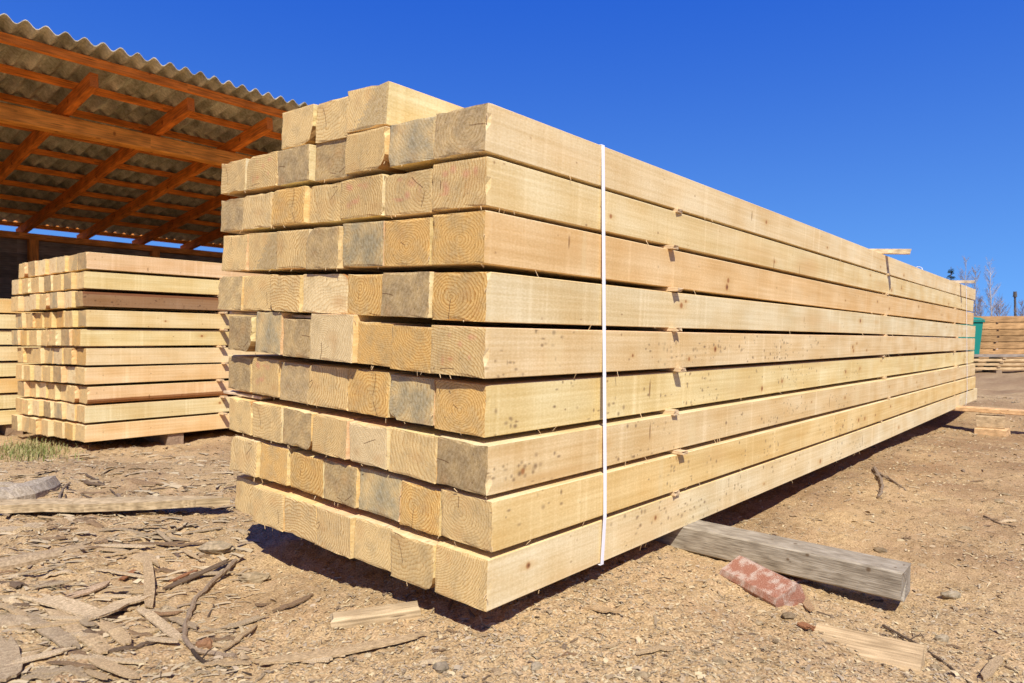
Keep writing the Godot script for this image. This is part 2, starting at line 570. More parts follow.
func tube(g: Geo, pts: Array, r0: float, r1: float, sides := 6, col := Color.WHITE, lump := 0.0, r: RandomNumberGenerator = null):
	var rings := []
	var n := pts.size()
	for k in n:
		var d: Vector3 = (pts[mini(k + 1, n - 1)] - pts[maxi(k - 1, 0)]).normalized()
		var s := d.cross(Vector3.UP if absf(d.y) < 0.9 else Vector3.RIGHT).normalized()
		var t := s.cross(d).normalized()
		var rad := lerpf(r0, r1, float(k) / maxi(1, n - 1))
		var ring := []
		for i in sides:
			var a := TAU * i / sides
			var rr := rad * (1.0 + (r.randf_range(-lump, lump) if r else 0.0))
			ring.append(pts[k] + s * cos(a) * rr + t * sin(a) * rr)
		rings.append(ring)
	for k in n - 1:
		for i in sides:
			var j := (i + 1) % sides
			g.quad(rings[k][i], rings[k + 1][i], rings[k + 1][j], rings[k][j], Vector2(k * 0.1, i * 0.02), Vector2(k * 0.1 + 0.1, i * 0.02), Vector2(k * 0.1 + 0.1, i * 0.02 + 0.02), Vector2(k * 0.1, i * 0.02 + 0.02), col)
	for i in sides:
		var j := (i + 1) % sides
		g.tri(pts[0], rings[0][i], rings[0][j], Vector2.ZERO, Vector2(0.01, 0), Vector2(0, 0.01), col)
		g.tri(pts[n - 1], rings[n - 1][j], rings[n - 1][i], Vector2.ZERO, Vector2(0.01, 0), Vector2(0, 0.01), col)

# ---------------------------------------------------------------- the stacks
var timber_at := []           # [stack, layer] -> for straps: local section corners
func place_timber(called: String, x: float, y: float, z: float, roll: float, mesh: Mesh, label: String, group: String) -> MeshInstance3D:
	var b := RB * Basis(Vector3(0, 0, 1), roll)
	var o := put(called, mesh, [M.side, M.ending], null, Transform3D(b, loc(x, y, z)))
	tag(o, label, "timber", group)
	return o

func stick(a: Vector3, b: Vector3, w: float, h: float, label: String, group: String, col: Color):
	var mid := (a + b) * 0.5
	var g := bar_mesh(a - mid, b - mid, w, h, Vector3.UP, col, 0.001, 5.0, 0.004, rng)
	tag(put("spacer_stick", g.commit(), [M.grain], null, Transform3D(Basis(), mid)), label, "stick", group)

var splinter_mesh: ArrayMesh
func splinters(tb: Node, w: float, h: float, outer: bool, r: RandomNumberGenerator):
	# torn fibres hanging off the saw-cut edges
	if splinter_mesh == null: splinter_mesh = chip_mesh(1, r)
	for k in (9 if outer else 2):
		var len := r.randf_range(0.008, 0.022) if outer and k < 7 else r.randf_range(0.005, 0.012)
		var at := Vector3(r.randf_range(-0.5, 0.5) * w, -0.5 * h, 0.001)
		if outer and k < 7: at = Vector3(w * 0.5 + 0.0005, -0.5 * h + 0.001, -pow(r.randf(), 1.6) * 3.6)
		elif r.randf() < 0.4: at = Vector3(w * 0.5, r.randf_range(-0.5, 0.5) * h, 0.0)
		var b := Basis.from_euler(Vector3(r.randf_range(-0.6, 0.6), r.randf_range(0, TAU), r.randf_range(-2.2, -0.6)))
		put("splinter", splinter_mesh, [M.splinter], tb, Transform3D(b * Basis.from_scale(Vector3(len, 0.014, 0.014)), at + b.x * len * 0.45))

func tall_stack():
	var r := RandomNumberGenerator.new()
	r.seed = 1234
	# heights over the eye line at the near corner, from the photograph, bottom layer first: [bottom, top] in pixels at 1.35 m
	var yy := [[613, 562], [553.5, 503], [496, 446.5], [437.5, 385.5], [378, 328], [320.5, 271.2], [263.8, 212], [205, 157.3], [150, 102.7]]
	var width := [1.04, 1.042, 1.05, 1.06, 1.028, 1.095, 1.062, 1.113, 1.105]
	var nx := [0.0, 0.010, 0.003, -0.008, 0.006, 0.004, 0.001, 0.001, 0.004]      # how far each layer's outer timber stands out
	var nz := [0.0, -0.008, 0.0, -0.006, 0.012, 0.004, 0.006, 0.0, 0.004]
	# share of the layer's width for each timber, counted from the lit long face
	var wd := [
		[1, 1, 0.98, 1, 1.02, 1.06, 0.95], [1.02, 0.86, 1.06, 0.9, 1.08, 0.96, 1], [1, 1.08, 1, 1, 0.98, 1.05, 0.93],
		[0.98, 0.98, 1.02, 1.12, 0.92, 1, 0.9], [1.05, 0.92, 0.86, 1.3, 0.92, 0.98, 0.95], [1.02, 1.06, 0.86, 1.25, 0.95, 1, 0.95],
		[1.02, 1.04, 1.05, 0.93, 1, 1.05, 0.9], [1.02, 1.04, 1.06, 0.93, 0.98, 1.06, 0.95], [0.98, 0.98, 1.0, 1.02, 0.98, 1.08, 1]]
	var kinds := ["TTTTTTT", "TOGGOOT", "GTLTGTT", "OGOTGPG", "POOLGGG", "OGOLTTG", "OOGGTDT", "PPPTOTG", "GGTGGPT"]
	var kn := {"T": "tan", "O": "orange-tan", "G": "grey-weathered", "P": "pink-smudged", "D": "dark-stained", "L": "pale"}
	var bank := {}
	for i in 36:
		var k := tile_kind[i]
		if not bank.has(k): bank[k] = []
		bank[k].append(i)
	var used := {}
	var sections := []
	for l in 9:
		var y0: float = (341.5 - yy[l][0]) * 1.35 / F + CAM_Y
		var y1: float = (341.5 - yy[l][1]) * 1.35 / F + CAM_Y
		y0 -= 0.0014
		y1 += 0.0012
		var h := y1 - y0
		var slope := 0.034 + 0.0035 * l
		var total := 0.0
		for q in wd[l]: total += q
		var xr: float = nx[l]
		for i in 7:
			var w: float = wd[l][i] / total * width[l]
			var gap := r.randf_range(0.001, 0.006)
			var hh := h - (r.randf_range(0.0, 0.004) if i > 0 else 0.0)
			if l == 4 and (i == 3 or i == 5): hh = h + 0.0135
			var xc := xr - w * 0.5
			var yc := y0 + hh * 0.5 - slope * xc
			var z: float = nz[l] + ((r.randf_range(-0.009, 0.004) if r.randf() < 0.72 else r.randf_range(-0.024, 0.012)) if i > 0 else 0.0)
			var kd: String = kinds[l][i]
			var cand: Array = bank[kd]
			var u: int = used.get(kd, 0)
			used[kd] = u + 1
			var tile: int = cand[u % cand.size()]
			var wane := [0.0, 0.0, 0.0, 0.0]
			if i > 0 and r.randf() < 0.34: wane[r.randi_range(0, 3)] = r.randf_range(0.015, 0.042)
			var rows := [l if i == 0 else r.randi_range(0, 9), r.randi_range(0, 19), r.randi_range(0, 19), r.randi_range(0, 19)]
			if i == 0: rows[0] = [13, 12, 11, 10, 14, 5, 6, 7, 8][l]
			# faces run corner c -> c+1: 0 right, 1 top, 2 left, 3 bottom
			var v := r.randf_range(0.96, 1.04)
			var tint := Color(v, v * r.randf_range(0.98, 1.01), v * r.randf_range(0.94, 1.02))
			var ev := r.randf_range(0.88, 1.08)
			var L := 6.42 + r.randf_range(-0.05, 0.06) + (0.12 if l == 0 else 0.0)
			var m := timber_mesh(L, w - gap - 0.001, hh, rows, tile, r, wane, tint, Color(ev, ev * 0.985, ev * 0.94))
			var label := "%s-ended sawn timber, %s layer up, %s in from the white-strapped lit face" % [kn[kd], ords(l), ords(i)]
			if i == 0: label = "outermost %s-ended sawn timber of the white-strapped lit face, %s layer up" % [kn[kd], ords(l)]
			var tb := place_timber("sawn_timber", xc, yc, z, -slope + (r.randf_range(-0.012, 0.012) if i > 0 else 0.0), m, label, "timbers of the tall strapped stack")
			splinters(tb, w - gap, hh, i == 0, r)
			for sx in [-0.5, 0.5]:
				for sy in [-0.5, 0.5]:
					sections.append(Vector2(xc + sx * (w - gap), yc + sy * hh - slope * sx * w))
			xr -= w
		# spacer sticks on this layer
		if l < 8:
			var g0 := y1
			var g1: float = (341.5 - yy[l + 1][0]) * 1.35 / F + CAM_Y - 0.0014
			var hs := g1 - g0 - 0.001
			var k := 0
			for zz in [-0.765, -3.17, -5.45]:
				var zj: float = zz + r.randf_range(-0.03, 0.03) * (1.0 if k == 0 else 3.0)
				var xa := r.randf_range(0.006, 0.026) if k == 0 else r.randf_range(-0.004, 0.009)
				var ym := (g0 + g1) * 0.5
				var xb := -1.02 - r.randf_range(0, 0.05)
				stick(loc(xa, ym - slope * xa, zj), loc(xb, ym - slope * xb, zj), r.randf_range(0.026, 0.036), hs, "thin spacer stick between %s and %s layers of strapped stack, %s" % [ords(l), ords(l + 1), ["beside the near white strap", "at mid length", "beside the far white strap"][k]], "spacer sticks in the tall strapped stack", Color(0.80, 0.60, 0.36))
				k += 1
	# two sticks that show along the ends
	var ya := ((341.5 - 324.6) * 1.35 / F) + CAM_Y
	stick(loc(-0.60, ya + 0.052 * 0.60 - 0.003, -0.035), loc(-1.10, ya + 0.052 * 1.10 - 0.003, -0.05), 0.03, 0.008, "thin spacer stick showing under the fifth layer's ends of strapped stack", "spacer sticks in the tall strapped stack", Color(0.86, 0.66, 0.42))
	ya = ((341.5 - 442.5) * 1.35 / F) + CAM_Y
	stick(loc(-0.90, ya + 0.043 * 0.90 - 0.002, -0.04), loc(-1.10, ya + 0.043 * 1.10 - 0.002, -0.03), 0.03, 0.008, "short spacer stick showing under the fourth layer's ends of strapped stack", "spacer sticks in the tall strapped stack", Color(0.86, 0.66, 0.42))
	# three timbers on top
	var xs := -0.305
	var top0: float = (341.5 - 102.7) * 1.35 / F + CAM_Y
	for i in 3:
		var w: float = [0.150, 0.150, 0.150][i]
		var hh := 0.098
		var xc := xs - w * 0.5
		var yc := top0 + 0.001 + hh * 0.5 - 0.062 * xc
		var kd: String = ["D", "T", "T"][i]
		var wane := [0.0, 0.0, 0.0, 0.0]
		if i == 2: wane[0] = 0.045
		if i == 1: wane[2] = 0.02
		var m := timber_mesh(6.4, w - 0.002, hh, [9, 3, 4, 2], bank[kd][i], r, wane, Color(1, 0.99, 0.97), Color(1.02, 1.0, 0.98))
		place_timber("sawn_timber", xc, yc, [0.002, -0.012, -0.004][i], -0.062, m, "%s of three sawn timbers lying loose on top of the strapped stack" % ["outermost", "middle", "innermost"][i], "timbers of the tall strapped stack")
		xs -= w
	# straps
	var pack := PackedVector2Array()
	for p in sections: pack.append(p)
	var hull := Geometry2D.convex_hull(pack)
	var k2 := 0
	for zz in [-0.402, -5.93]:
		var g := Geo.new()
		var centre := Vector2.ZERO
		for p in hull: centre += p
		centre /= hull.size()
		for i in hull.size() - 1:
			var p0 := hull[i] + (hull[i] - centre).normalized() * 0.003
			var p1 := hull[i + 1] + (hull[i + 1] - centre).normalized() * 0.003
			g.v.append_array(bar_mesh(Vector3(p0.x, p0.y, 0), Vector3(p1.x, p1.y, 0), 0.013, 0.0012, Vector3(p0.x + p1.x - 2 * centre.x, p0.y + p1.y - 2 * centre.y, 0), Color.WHITE, 0.0003).v)
		var m := flat_mesh(g.v)
		tag(put("packing_strap", m, [M.strap], null, Transform3D(RB, loc(0, 0, zz))), ["white plastic packing strap round the tall stack, near the timber ends", "white plastic packing strap round the far end of the tall stack"][k2], "strap", "white straps round the tall stack")
		k2 += 1
	# a curled strap end on top
	var cg := Geo.new()
	var cpts := []
	for i in 11:
		var a := -0.4 + i * 0.44
		cpts.append(Vector3(0.022 * sin(a) * (1.0 - i * 0.03), 0.018 - 0.018 * cos(a) * (1.0 - i * 0.02) + 0.002, i * 0.004))
	for i in 10:
		var d: Vector3 = cpts[i + 1] - cpts[i]
		cg.v.append_array(bar_mesh(cpts[i], cpts[i + 1], 0.018, 0.0015, d.cross(Vector3(0, 0, 1)), Color.WHITE, 0.0003).v)
	tag(put("strap_offcut", flat_mesh(cg.v), [M.strap], null, Transform3D(RB, loc(-0.055, top0 + 0.003, -4.36))), "curled white strap end lying on top of the tall stack", "strap")
	# loose sticks on top
	stick(loc(0.115, top0 + 0.012, -3.19), loc(-0.27, top0 + 0.034, -3.05), 0.035, 0.026, "loose stick jutting over the top edge of the strapped stack at mid length", "loose sticks on the tall stack", Color(0.84, 0.66, 0.40))
	stick(loc(0.10, top0 + 0.011, -5.62), loc(-0.27, top0 + 0.031, -5.60), 0.035, 0.022, "loose stick jutting over the top edge of the strapped stack near its far end", "loose sticks on the tall stack", Color(0.80, 0.68, 0.50))
	# bearers
	var bb: float = (341.5 - 613) * 1.35 / F + CAM_Y - 0.003
	var gr := rng
	var a0 := loc(0.548, bb - 0.036 - 0.012, -0.90)
	var a1 := loc(-1.02, bb - 0.036 + 0.036, -0.84)
	bearer(a0, a1, 0.10, 0.070, "long grey weathered bearer jutting from under the tall stack beside red bricks", Color(0.40, 0.35, 0.27))
	bearer(loc(-0.22, bb - 0.045 + 0.007, -3.3), loc(-1.05, bb - 0.045 + 0.037, -3.3), 0.11, 0.086, "grey bearer under the middle of the tall stack", Color(0.46, 0.38, 0.27))
	bearer(loc(-0.10, bb - 0.040 + 0.003, -0.22), loc(-1.00, bb - 0.046 + 0.030, -0.25), 0.09, 0.07, "low grey bearer under the near end of the tall stack", Color(0.46, 0.38, 0.27))
	# far bearer: an orange plank on two blocks
	var pa := loc(1.35, bb - 0.020, -5.52)
	var pb := loc(-1.05, bb - 0.020 + 0.037, -5.52)
	bearer(pa, pb, 0.14, 0.034, "orange-tan plank under the far end of the tall stack, jutting out sideways", Color(0.80, 0.52, 0.27))
	var hb := bb - 0.038
	bearer(loc(0.13, hb - 0.046, -5.46), loc(0.31, hb - 0.046, -5.48), 0.14, 0.09, "tan timber block between the far jutting plank and the lower block", Color(0.60, 0.46, 0.28))
	bearer(loc(0.14, hb - 0.121, -5.42), loc(0.34, hb - 0.121, -5.41), 0.16, 0.058, "orange-tan block on the ground, carrying the upper block under the far plank", Color(0.80, 0.55, 0.30))
	bearer(loc(-0.85, (hb + 0.025) * 0.5, -5.3), loc(-0.85, (hb + 0.025) * 0.5, -5.74), 0.10, hb + 0.02, "timber block under the inner end of the far plank, behind the stack", Color(0.42, 0.30, 0.19))

func flat_mesh(v: PackedVector3Array) -> ArrayMesh:
	var a := []
	a.resize(Mesh.ARRAY_MAX)
	var n := PackedVector3Array()
	n.resize(v.size())
	for i in range(0, v.size(), 3):
		var q := (v[i + 2] - v[i]).cross(v[i + 1] - v[i]).normalized()
		n[i] = q; n[i + 1] = q; n[i + 2] = q
	a[Mesh.ARRAY_VERTEX] = v
	a[Mesh.ARRAY_NORMAL] = n
	var m := ArrayMesh.new()
	m.add_surface_from_arrays(Mesh.PRIMITIVE_TRIANGLES, a)
	return m

func bearer(a: Vector3, b: Vector3, w: float, h: float, label: String, col: Color):
	var mid := (a + b) * 0.5
	var g := bar_mesh(a - mid, b - mid, w, h, Vector3.UP, col, 0.004, 5.0, 0.004, rng)
	tag(put("support_timber", g.commit(), [M.grain], null, Transform3D(Basis(), mid)), label, "timber", "support timbers under the stacks")

func shed_stacks():
	var r := RandomNumberGenerator.new()
	r.seed = 4321
	var pool := []
	for i in 22:
		var v := r.randf_range(0.97, 1.05)
		var tile: int = [0, 1, 2, 3, 4, 5, 6, 18, 19, 20, 34, 33, 10, 11, 12, 25, 29, 30, 7, 8, 9, 35][i]
		var wane := [0.0, 0.0, 0.0, 0.0]
		if i % 3 == 0: wane[r.randi_range(0, 3)] = r.randf_range(0.012, 0.03)
		var ev := r.randf_range(0.86, 1.04)
		pool.append(timber_mesh(6.4, 0.147, 0.0985, [i % 10, r.randi_range(0, 9), r.randi_range(0, 19), r.randi_range(0, 19)], tile, r, wane, Color(v * 1.02, v * 0.965, v * 0.90), Color(ev, ev * 0.97, ev * 0.94)))
	var brown := timber_mesh(6.4, 0.142, 0.088, [17, 3, 4, 5], 31, r, [0.0, 0.02, 0.0, 0.0], Color(0.42, 0.32, 0.27), Color(0.75, 0.7, 0.66))
	var pitch := 0.1130
	var base := 0.009
	var xo := -3.60
	for l in 10:
		var jx := r.randf_range(-0.012, 0.012)
		var jz := r.randf_range(-0.025, 0.02)
		for i in 7:
			var x := xo + jx - 0.075 - i * 0.151
			var y := base + l * pitch + 0.05
			var z := -0.42 + jz + i * 0.015 + r.randf_range(-0.014, 0.014)
			var m: Mesh = pool[r.randi_range(0, 21)]
			var lb := "sawn timber of the stack before the shed, %s layer up, %s in from lit face" % [ords(l), ords(i)]
			if l == 7 and i == 0:
				m = brown
				x -= 0.006
				lb = "dark brown weathered timber edge in lit face of the stack before the shed"
			place_timber("sawn_timber", x, y, z, r.randf_range(-0.006, 0.006), m, lb, "timbers of the stack before the shed")
		if l < 9:
			var k := 0
			for zz in [-1.24, -3.5, -6.2]:
				var xa := xo + r.randf_range(0.02, 0.06)
				var zj: float = zz + r.randf_range(-0.02, 0.02)
				var ys := base + l * pitch + 0.0995 + 0.0065
				stick(loc(xa, ys, zj), loc(xo - 1.07, ys, zj), 0.03, 0.0125, "spacer stick between %s and %s layers, %s of the stack before the shed" % [ords(l), ords(l + 1), ["toward near end", "at mid length", "toward far end"][k]], "spacer sticks in the stack before the shed", Color(0.86, 0.62, 0.36))
				k += 1
	for zz in [-0.95, -3.4, -6.0]:
		bearer(loc(xo - 0.02, base - 0.045, zz), loc(xo - 1.1, base - 0.045, zz), 0.1, 0.085, "bearer under the stack before the shed, %s" % {-0.95: "near its front ends", -3.4: "at mid length", -6.0: "at its far end"}[zz], Color(0.42, 0.30, 0.2))
	# the next stack, farther under the roof
	xo = -4.93
	for l in 8:
		var jx := r.randf_range(-0.01, 0.01)
		for i in 3:
			var m: Mesh = pool[r.randi_range(0, 21)]
			place_timber("sawn_timber", xo + jx - 0.075 - i * 0.151, 0.015 + l * 0.1125 + 0.05, 0.25 + r.randf_range(-0.05, 0.05), 0, m, "sawn timber of the lower stack at the shed's eave, %s layer up, %s in" % [ords(l), ords(i)], "timbers of the stack at the shed's eave")
		if l < 7:
			for zz in [-0.6, -3.0, -5.6]:
				stick(loc(xo + 0.03, 0.015 + l * 0.1125 + 0.1058, zz), loc(xo - 0.45, 0.015 + l * 0.1125 + 0.1058, zz), 0.03, 0.012, "spacer stick on %s layer of the lower stack, %s" % [ords(l), {-0.6: "toward its near end", -3.0: "at its mid length", -5.6: "toward its far end"}[zz]], "spacer sticks in the stack at the shed's eave", Color(0.84, 0.6, 0.36))
	for zz in [-0.4, -3.0, -5.4]:
		bearer(loc(xo - 0.02, -0.03, zz), loc(xo - 0.45, -0.03, zz), 0.1, 0.08, "bearer under the lower stack at the shed's eave, %s" % {-0.4: "near its front", -3.0: "at mid length", -5.4: "at its far end"}[zz], Color(0.4, 0.28, 0.18))

# ---------------------------------------------------------------- the shed
func shed():
	var o := thing("open_shed", Transform3D(RB, loc(0, 0, 0)), "open timber shed with corrugated grey roof over orange-brown rafters behind the stacks", "shed")
	var r := RandomNumberGenerator.new()
	r.seed = 99
	var ex := -6.08              # eave
	var ey := 3.31
	var fall := 0.112
	var depth := 6.75
	var roof_y := func(x: float) -> float: return ey + fall * (x - ex)
	# corrugated sheets, laid in overlapping courses
	var period := 0.15
	var per := 7
	var slen := 1.75
	var nf := 8
	for course in 4:
		var x0 := ex - course * 1.63
		var x1 := maxf(x0 - slen, ex - depth)
		for col in 9:
			var z0 := 1.9 - col * per * period
			var g := Geo.new()
			var lift: float = 0.014 * (3 - course) * 0.0 + (0.008 if col % 2 else 0.0)
			var cols := per * nf + 5
			var jz := r.randf_range(-0.006, 0.006)
			var tone := r.randf_range(0.9, 1.06)
			var c := Color(0.74 * tone, 0.69 * tone, 0.52 * tone)
			var drop0 := 0.0
			var drop1 := -0.012
			var sg := 4
			for i in cols:
				var za := z0 - i * period / nf
				var zb := z0 - (i + 1) * period / nf
				var wa := 0.028 * cos(za / period * TAU) + lift
				var wb := 0.028 * cos(zb / period * TAU) + lift
				for s in sg:
					var ta := float(s) / sg
					var tb := float(s + 1) / sg
					var xa := lerpf(x0, x1, ta)
					var xb := lerpf(x0, x1, tb)
					var ya: float = roof_y.call(xa) + lerpf(0.012, -0.0, ta) + (jz if s == 0 else 0.0)
					var yb: float = roof_y.call(xb) + lerpf(0.012, -0.0, tb)
					var p0 := Vector3(xa, ya + wa, za)
					var p1 := Vector3(xb, yb + wa, za)
					var p2 := Vector3(xb, yb + wb, zb)
					var p3 := Vector3(xa, ya + wb, zb)
					var dn := Vector3(0, -0.007, 0)
					g.quad(p0, p3, p2, p1, Vector2(xa, za), Vector2(xa, zb), Vector2(xb, zb), Vector2(xb, za), c)
					g.quad(p0 + dn, p1 + dn, p2 + dn, p3 + dn, Vector2(xa, za), Vector2(xb, za), Vector2(xb, zb), Vector2(xa, zb), c)
					if s == 0: g.quad(p0, p0 + dn, p3 + dn, p3, Vector2(xa, za), Vector2(xa, za), Vector2(xa, zb), Vector2(xa, zb), c)
			put("roof_sheet", g.commit(), [M.cement], o)
	# purlins along the eave direction
	var zf := 1.8
	var zb2 := -7.0
	for x in [-6.30, -6.90, -7.56, -8.27, -8.98, -9.69, -10.4, -11.1, -11.8, -12.6]:
		var y: float = roof_y.call(x) - 0.025 - 0.04
		var t := r.randf_range(0.85, 1.1)
		var big := 0.08 if x > -6.5 else 0.065
		put("purlin", bar_mesh(Vector3(x, y, zf), Vector3(x, y + r.randf_range(-0.01, 0.01), zb2), 0.055, big, Vector3.UP, Color(1.0 * t, 0.31 * t, 0.045 * t), 0.003, 1.0).commit(), [M.grain], o)
	# rafters
	for i in 10:
		var z := 0.44 - 0.9 * i + r.randf_range(-0.03, 0.03)
		var xa := -6.38 + r.randf_range(-0.04, 0.03)
		var xb := ex - depth + 0.12
		var t := r.randf_range(0.8, 1.05)
		var d := 0.025 + 0.08 + 0.075
		put("rafter", bar_mesh(Vector3(xa, roof_y.call(xa) - d, z), Vector3(xb, roof_y.call(xb) - d, z), 0.075, 0.14, Vector3.UP, Color(1.0 * t, 0.29 * t, 0.04 * t), 0.004, 1.0).commit(), [M.grain], o)
	# front plate, on posts
	var px := -7.27
	var py: float = roof_y.call(px) - 0.025 - 0.08 - 0.15 - 0.085
	var pg := bar_mesh(Vector3(px, py, zf), Vector3(px, py, zb2), 0.15, 0.17, Vector3.UP, Color(1.0, 0.41, 0.07), 0.012, 1.0)
	put("wall_plate", pg.commit(), [M.grain], o)
	for z in [1.2, -4.3, -6.9]:
		put("post", bar_mesh(Vector3(px, -0.1, z), Vector3(px, py - 0.085, z), 0.14, 0.14, Vector3(1, 0, 0), Color(0.92, 0.34, 0.07), 0.006, 1.0).commit(), [M.grain], o)
	# rear plate, posts and board wall with an open strip under the roof
	var rx := -12.35
	var ry: float = 2.305
	put("wall_plate", bar_mesh(Vector3(rx, ry, zf), Vector3(rx, ry, zb2), 0.12, 0.10, Vector3.UP, Color(0.92, 0.34, 0.07), 0.004, 1.0).commit(), [M.grain], o)
	for z in [1.4, -0.9, -2.4, -4.3, -6.7]:
		put("post", bar_mesh(Vector3(rx, -0.1, z), Vector3(rx, ry - 0.05, z), 0.13, 0.13, Vector3(1, 0, 0), Color(0.92, 0.34, 0.07), 0.006, 1.0).commit(), [M.grain], o)
	put("added_rear_fascia", bar_mesh(Vector3(ex - depth - 0.015, roof_y.call(ex - depth) + 0.012, zf), Vector3(ex - depth - 0.015, roof_y.call(ex - depth) + 0.012, zb2), 0.02, 0.085, Vector3.UP, Color(0.92, 0.34, 0.07), 0.002).commit(), [M.grain], o)  # added board, blocks the sky that would show through the roof waves
	var wy := -0.05
	while wy < 2.22:
		var hgt := r.randf_range(0.13, 0.17)
		var t := r.randf_range(0.7, 1.2)
		put("wall_board", bar_mesh(Vector3(rx - 0.085, wy + hgt * 0.5, zf), Vector3(rx - 0.085, wy + hgt * 0.5 + r.randf_range(-0.006, 0.006), zb2), 0.025, hgt + 0.03, Vector3(0.13, 1, 0), Color(0.30 * t, 0.23 * t, 0.165 * t), 0.002, 1.0).commit(), [M.grain], o)
		wy += hgt + 0.003
	# unseen boarded end walls, added to keep light out of the shed
	for z in [zf + 0.06, zb2 - 0.06]:
		var gy := -0.05
		while gy < 3.0:
			var hgt := r.randf_range(0.15, 0.19)
			var t := r.randf_range(0.75, 1.15)
			put("wall_board", bar_mesh(Vector3(-7.36, gy + hgt * 0.5, z), Vector3(ex - depth + 0.05, gy + hgt * 0.5, z), 0.025, hgt + 0.01, Vector3(0, 1, 0.12), Color(0.30 * t, 0.23 * t, 0.165 * t), 0.002, 1.0).commit(), [M.grain], o)
			gy += hgt
			if gy + hgt > roof_y.call(ex - depth) - 0.05: break

func ground():
	var v := PackedVector3Array()
	var uv := PackedVector2Array()
	var c := PackedColorArray()
	var ix := PackedInt32Array()
	var radii := []
	var rr := 0.45
	while rr < 11.0:
		radii.append(rr)
		rr *= 1.0125
	while rr < 700.0:
		radii.append(rr)
		rr *= 1.07
	var ang := []
	var a := -56.0
	while a < 56.0:
		ang.append(deg_to_rad(a))
		a += 0.3
	while a < 304.0:
		ang.append(deg_to_rad(a))
		a += 4.0
	var na := ang.size()
	var tone := noise(0.35, 71, 3)
	var tone2 := noise(1.9, 72, 3)
	v.append(Vector3(0, gh(0, 0), 0))
	uv.append(Vector2.ZERO)
	c.append(Color(1, 1, 1))
	for q in radii:
		for t in ang:
			var x: float = sin(t) * q
			var z: float = -cos(t) * q
			v.append(Vector3(x, gh(x, z) if q < 60.0 else 0.0, z))
			uv.append(Vector2(x, z) / 2.3)
			# sawdust lies thick round the stacks; bare soil shows toward the open yard
			var n := tone.get_noise_2d(x, z) * 0.7 + tone2.get_noise_2d(x, z) * 0.9
			var soil := clampf(0.25 + n + 0.40 * smoothstep(1.2, 4.0, x - 0.2 * z), 0.0, 1.0)
			var k := Color(0.95, 0.925, 0.85).lerp(Color(0.56, 0.49, 0.45), soil * 0.85)
			c.append(k)
	for j in na:
		var k := (j + 1) % na
		ix.append_array([0, 1 + j, 1 + k])
	for i in radii.size() - 1:
		for j in na:
			var k := (j + 1) % na
			var p := 1 + i * na
			var w := p + na
			ix.append_array([p + j, w + j, w + k, p + j, w + k, p + k])
	var nrm := PackedVector3Array()
	nrm.resize(v.size())
	for i in range(0, ix.size(), 3):
		var q := (v[ix[i + 2]] - v[ix[i]]).cross(v[ix[i + 1]] - v[ix[i]])
		if q.y < 0: q = -q
		nrm[ix[i]] += q; nrm[ix[i + 1]] += q; nrm[ix[i + 2]] += q
	for i in nrm.size(): nrm[i] = nrm[i].normalized()
	var arr := []
	arr.resize(Mesh.ARRAY_MAX)
	arr[Mesh.ARRAY_VERTEX] = v
	arr[Mesh.ARRAY_NORMAL] = nrm
	arr[Mesh.ARRAY_TEX_UV] = uv
	arr[Mesh.ARRAY_COLOR] = c
	arr[Mesh.ARRAY_INDEX] = ix
	var m := ArrayMesh.new()
	m.add_surface_from_arrays(Mesh.PRIMITIVE_TRIANGLES, arr)
	tag(put("ground", m, [M.ground]), "bare sandy yard ground covered with sawdust", "ground", "", "structure")

# ---------------------------------------------------------------- litter
func chip_mesh(kind: int, r: RandomNumberGenerator) -> ArrayMesh:
	var g := Geo.new()
	if kind == 0:      # curled flake, 1 m long units
		var pts := []
		for i in 4:
			var t := i / 3.0
			pts.append([Vector3(t - 0.5, 0.12 * sin(t * PI), -0.22 + 0.06 * r.randf_range(-1, 1)), Vector3(t - 0.5 + r.randf_range(-0.05, 0.05), 0.12 * sin(t * PI) + 0.03, 0.22 + 0.06 * r.randf_range(-1, 1))])
		for i in 3:
			var a: Vector3 = pts[i][0]
			var b: Vector3 = pts[i][1]
			var c: Vector3 = pts[i + 1][1]
			var d: Vector3 = pts[i + 1][0]
			var dn := Vector3(0, -0.05, 0)
			g.quad(a, b, c, d)
			g.quad(a + dn, d + dn, c + dn, b + dn)
			g.quad(a, d, d + dn, a + dn)
			g.quad(b, b + dn, c + dn, c)
	else:              # splinter
		var p := [Vector3(-0.5, 0, -0.05), Vector3(-0.45, 0.05, 0.05), Vector3(-0.42, -0.04, 0.06)]
		var q := [Vector3(0.5, 0.02, -0.02), Vector3(0.42, 0.05, 0.04), Vector3(0.46, -0.03, 0.05)]
		for i in 3:
			var j := (i + 1) % 3
			g.quad(p[i], p[j], q[j], q[i])
		g.tri(p[0], p[2], p[1])
		g.tri(q[0], q[1], q[2])
	var m := ArrayMesh.new()
	return g.commit(m)

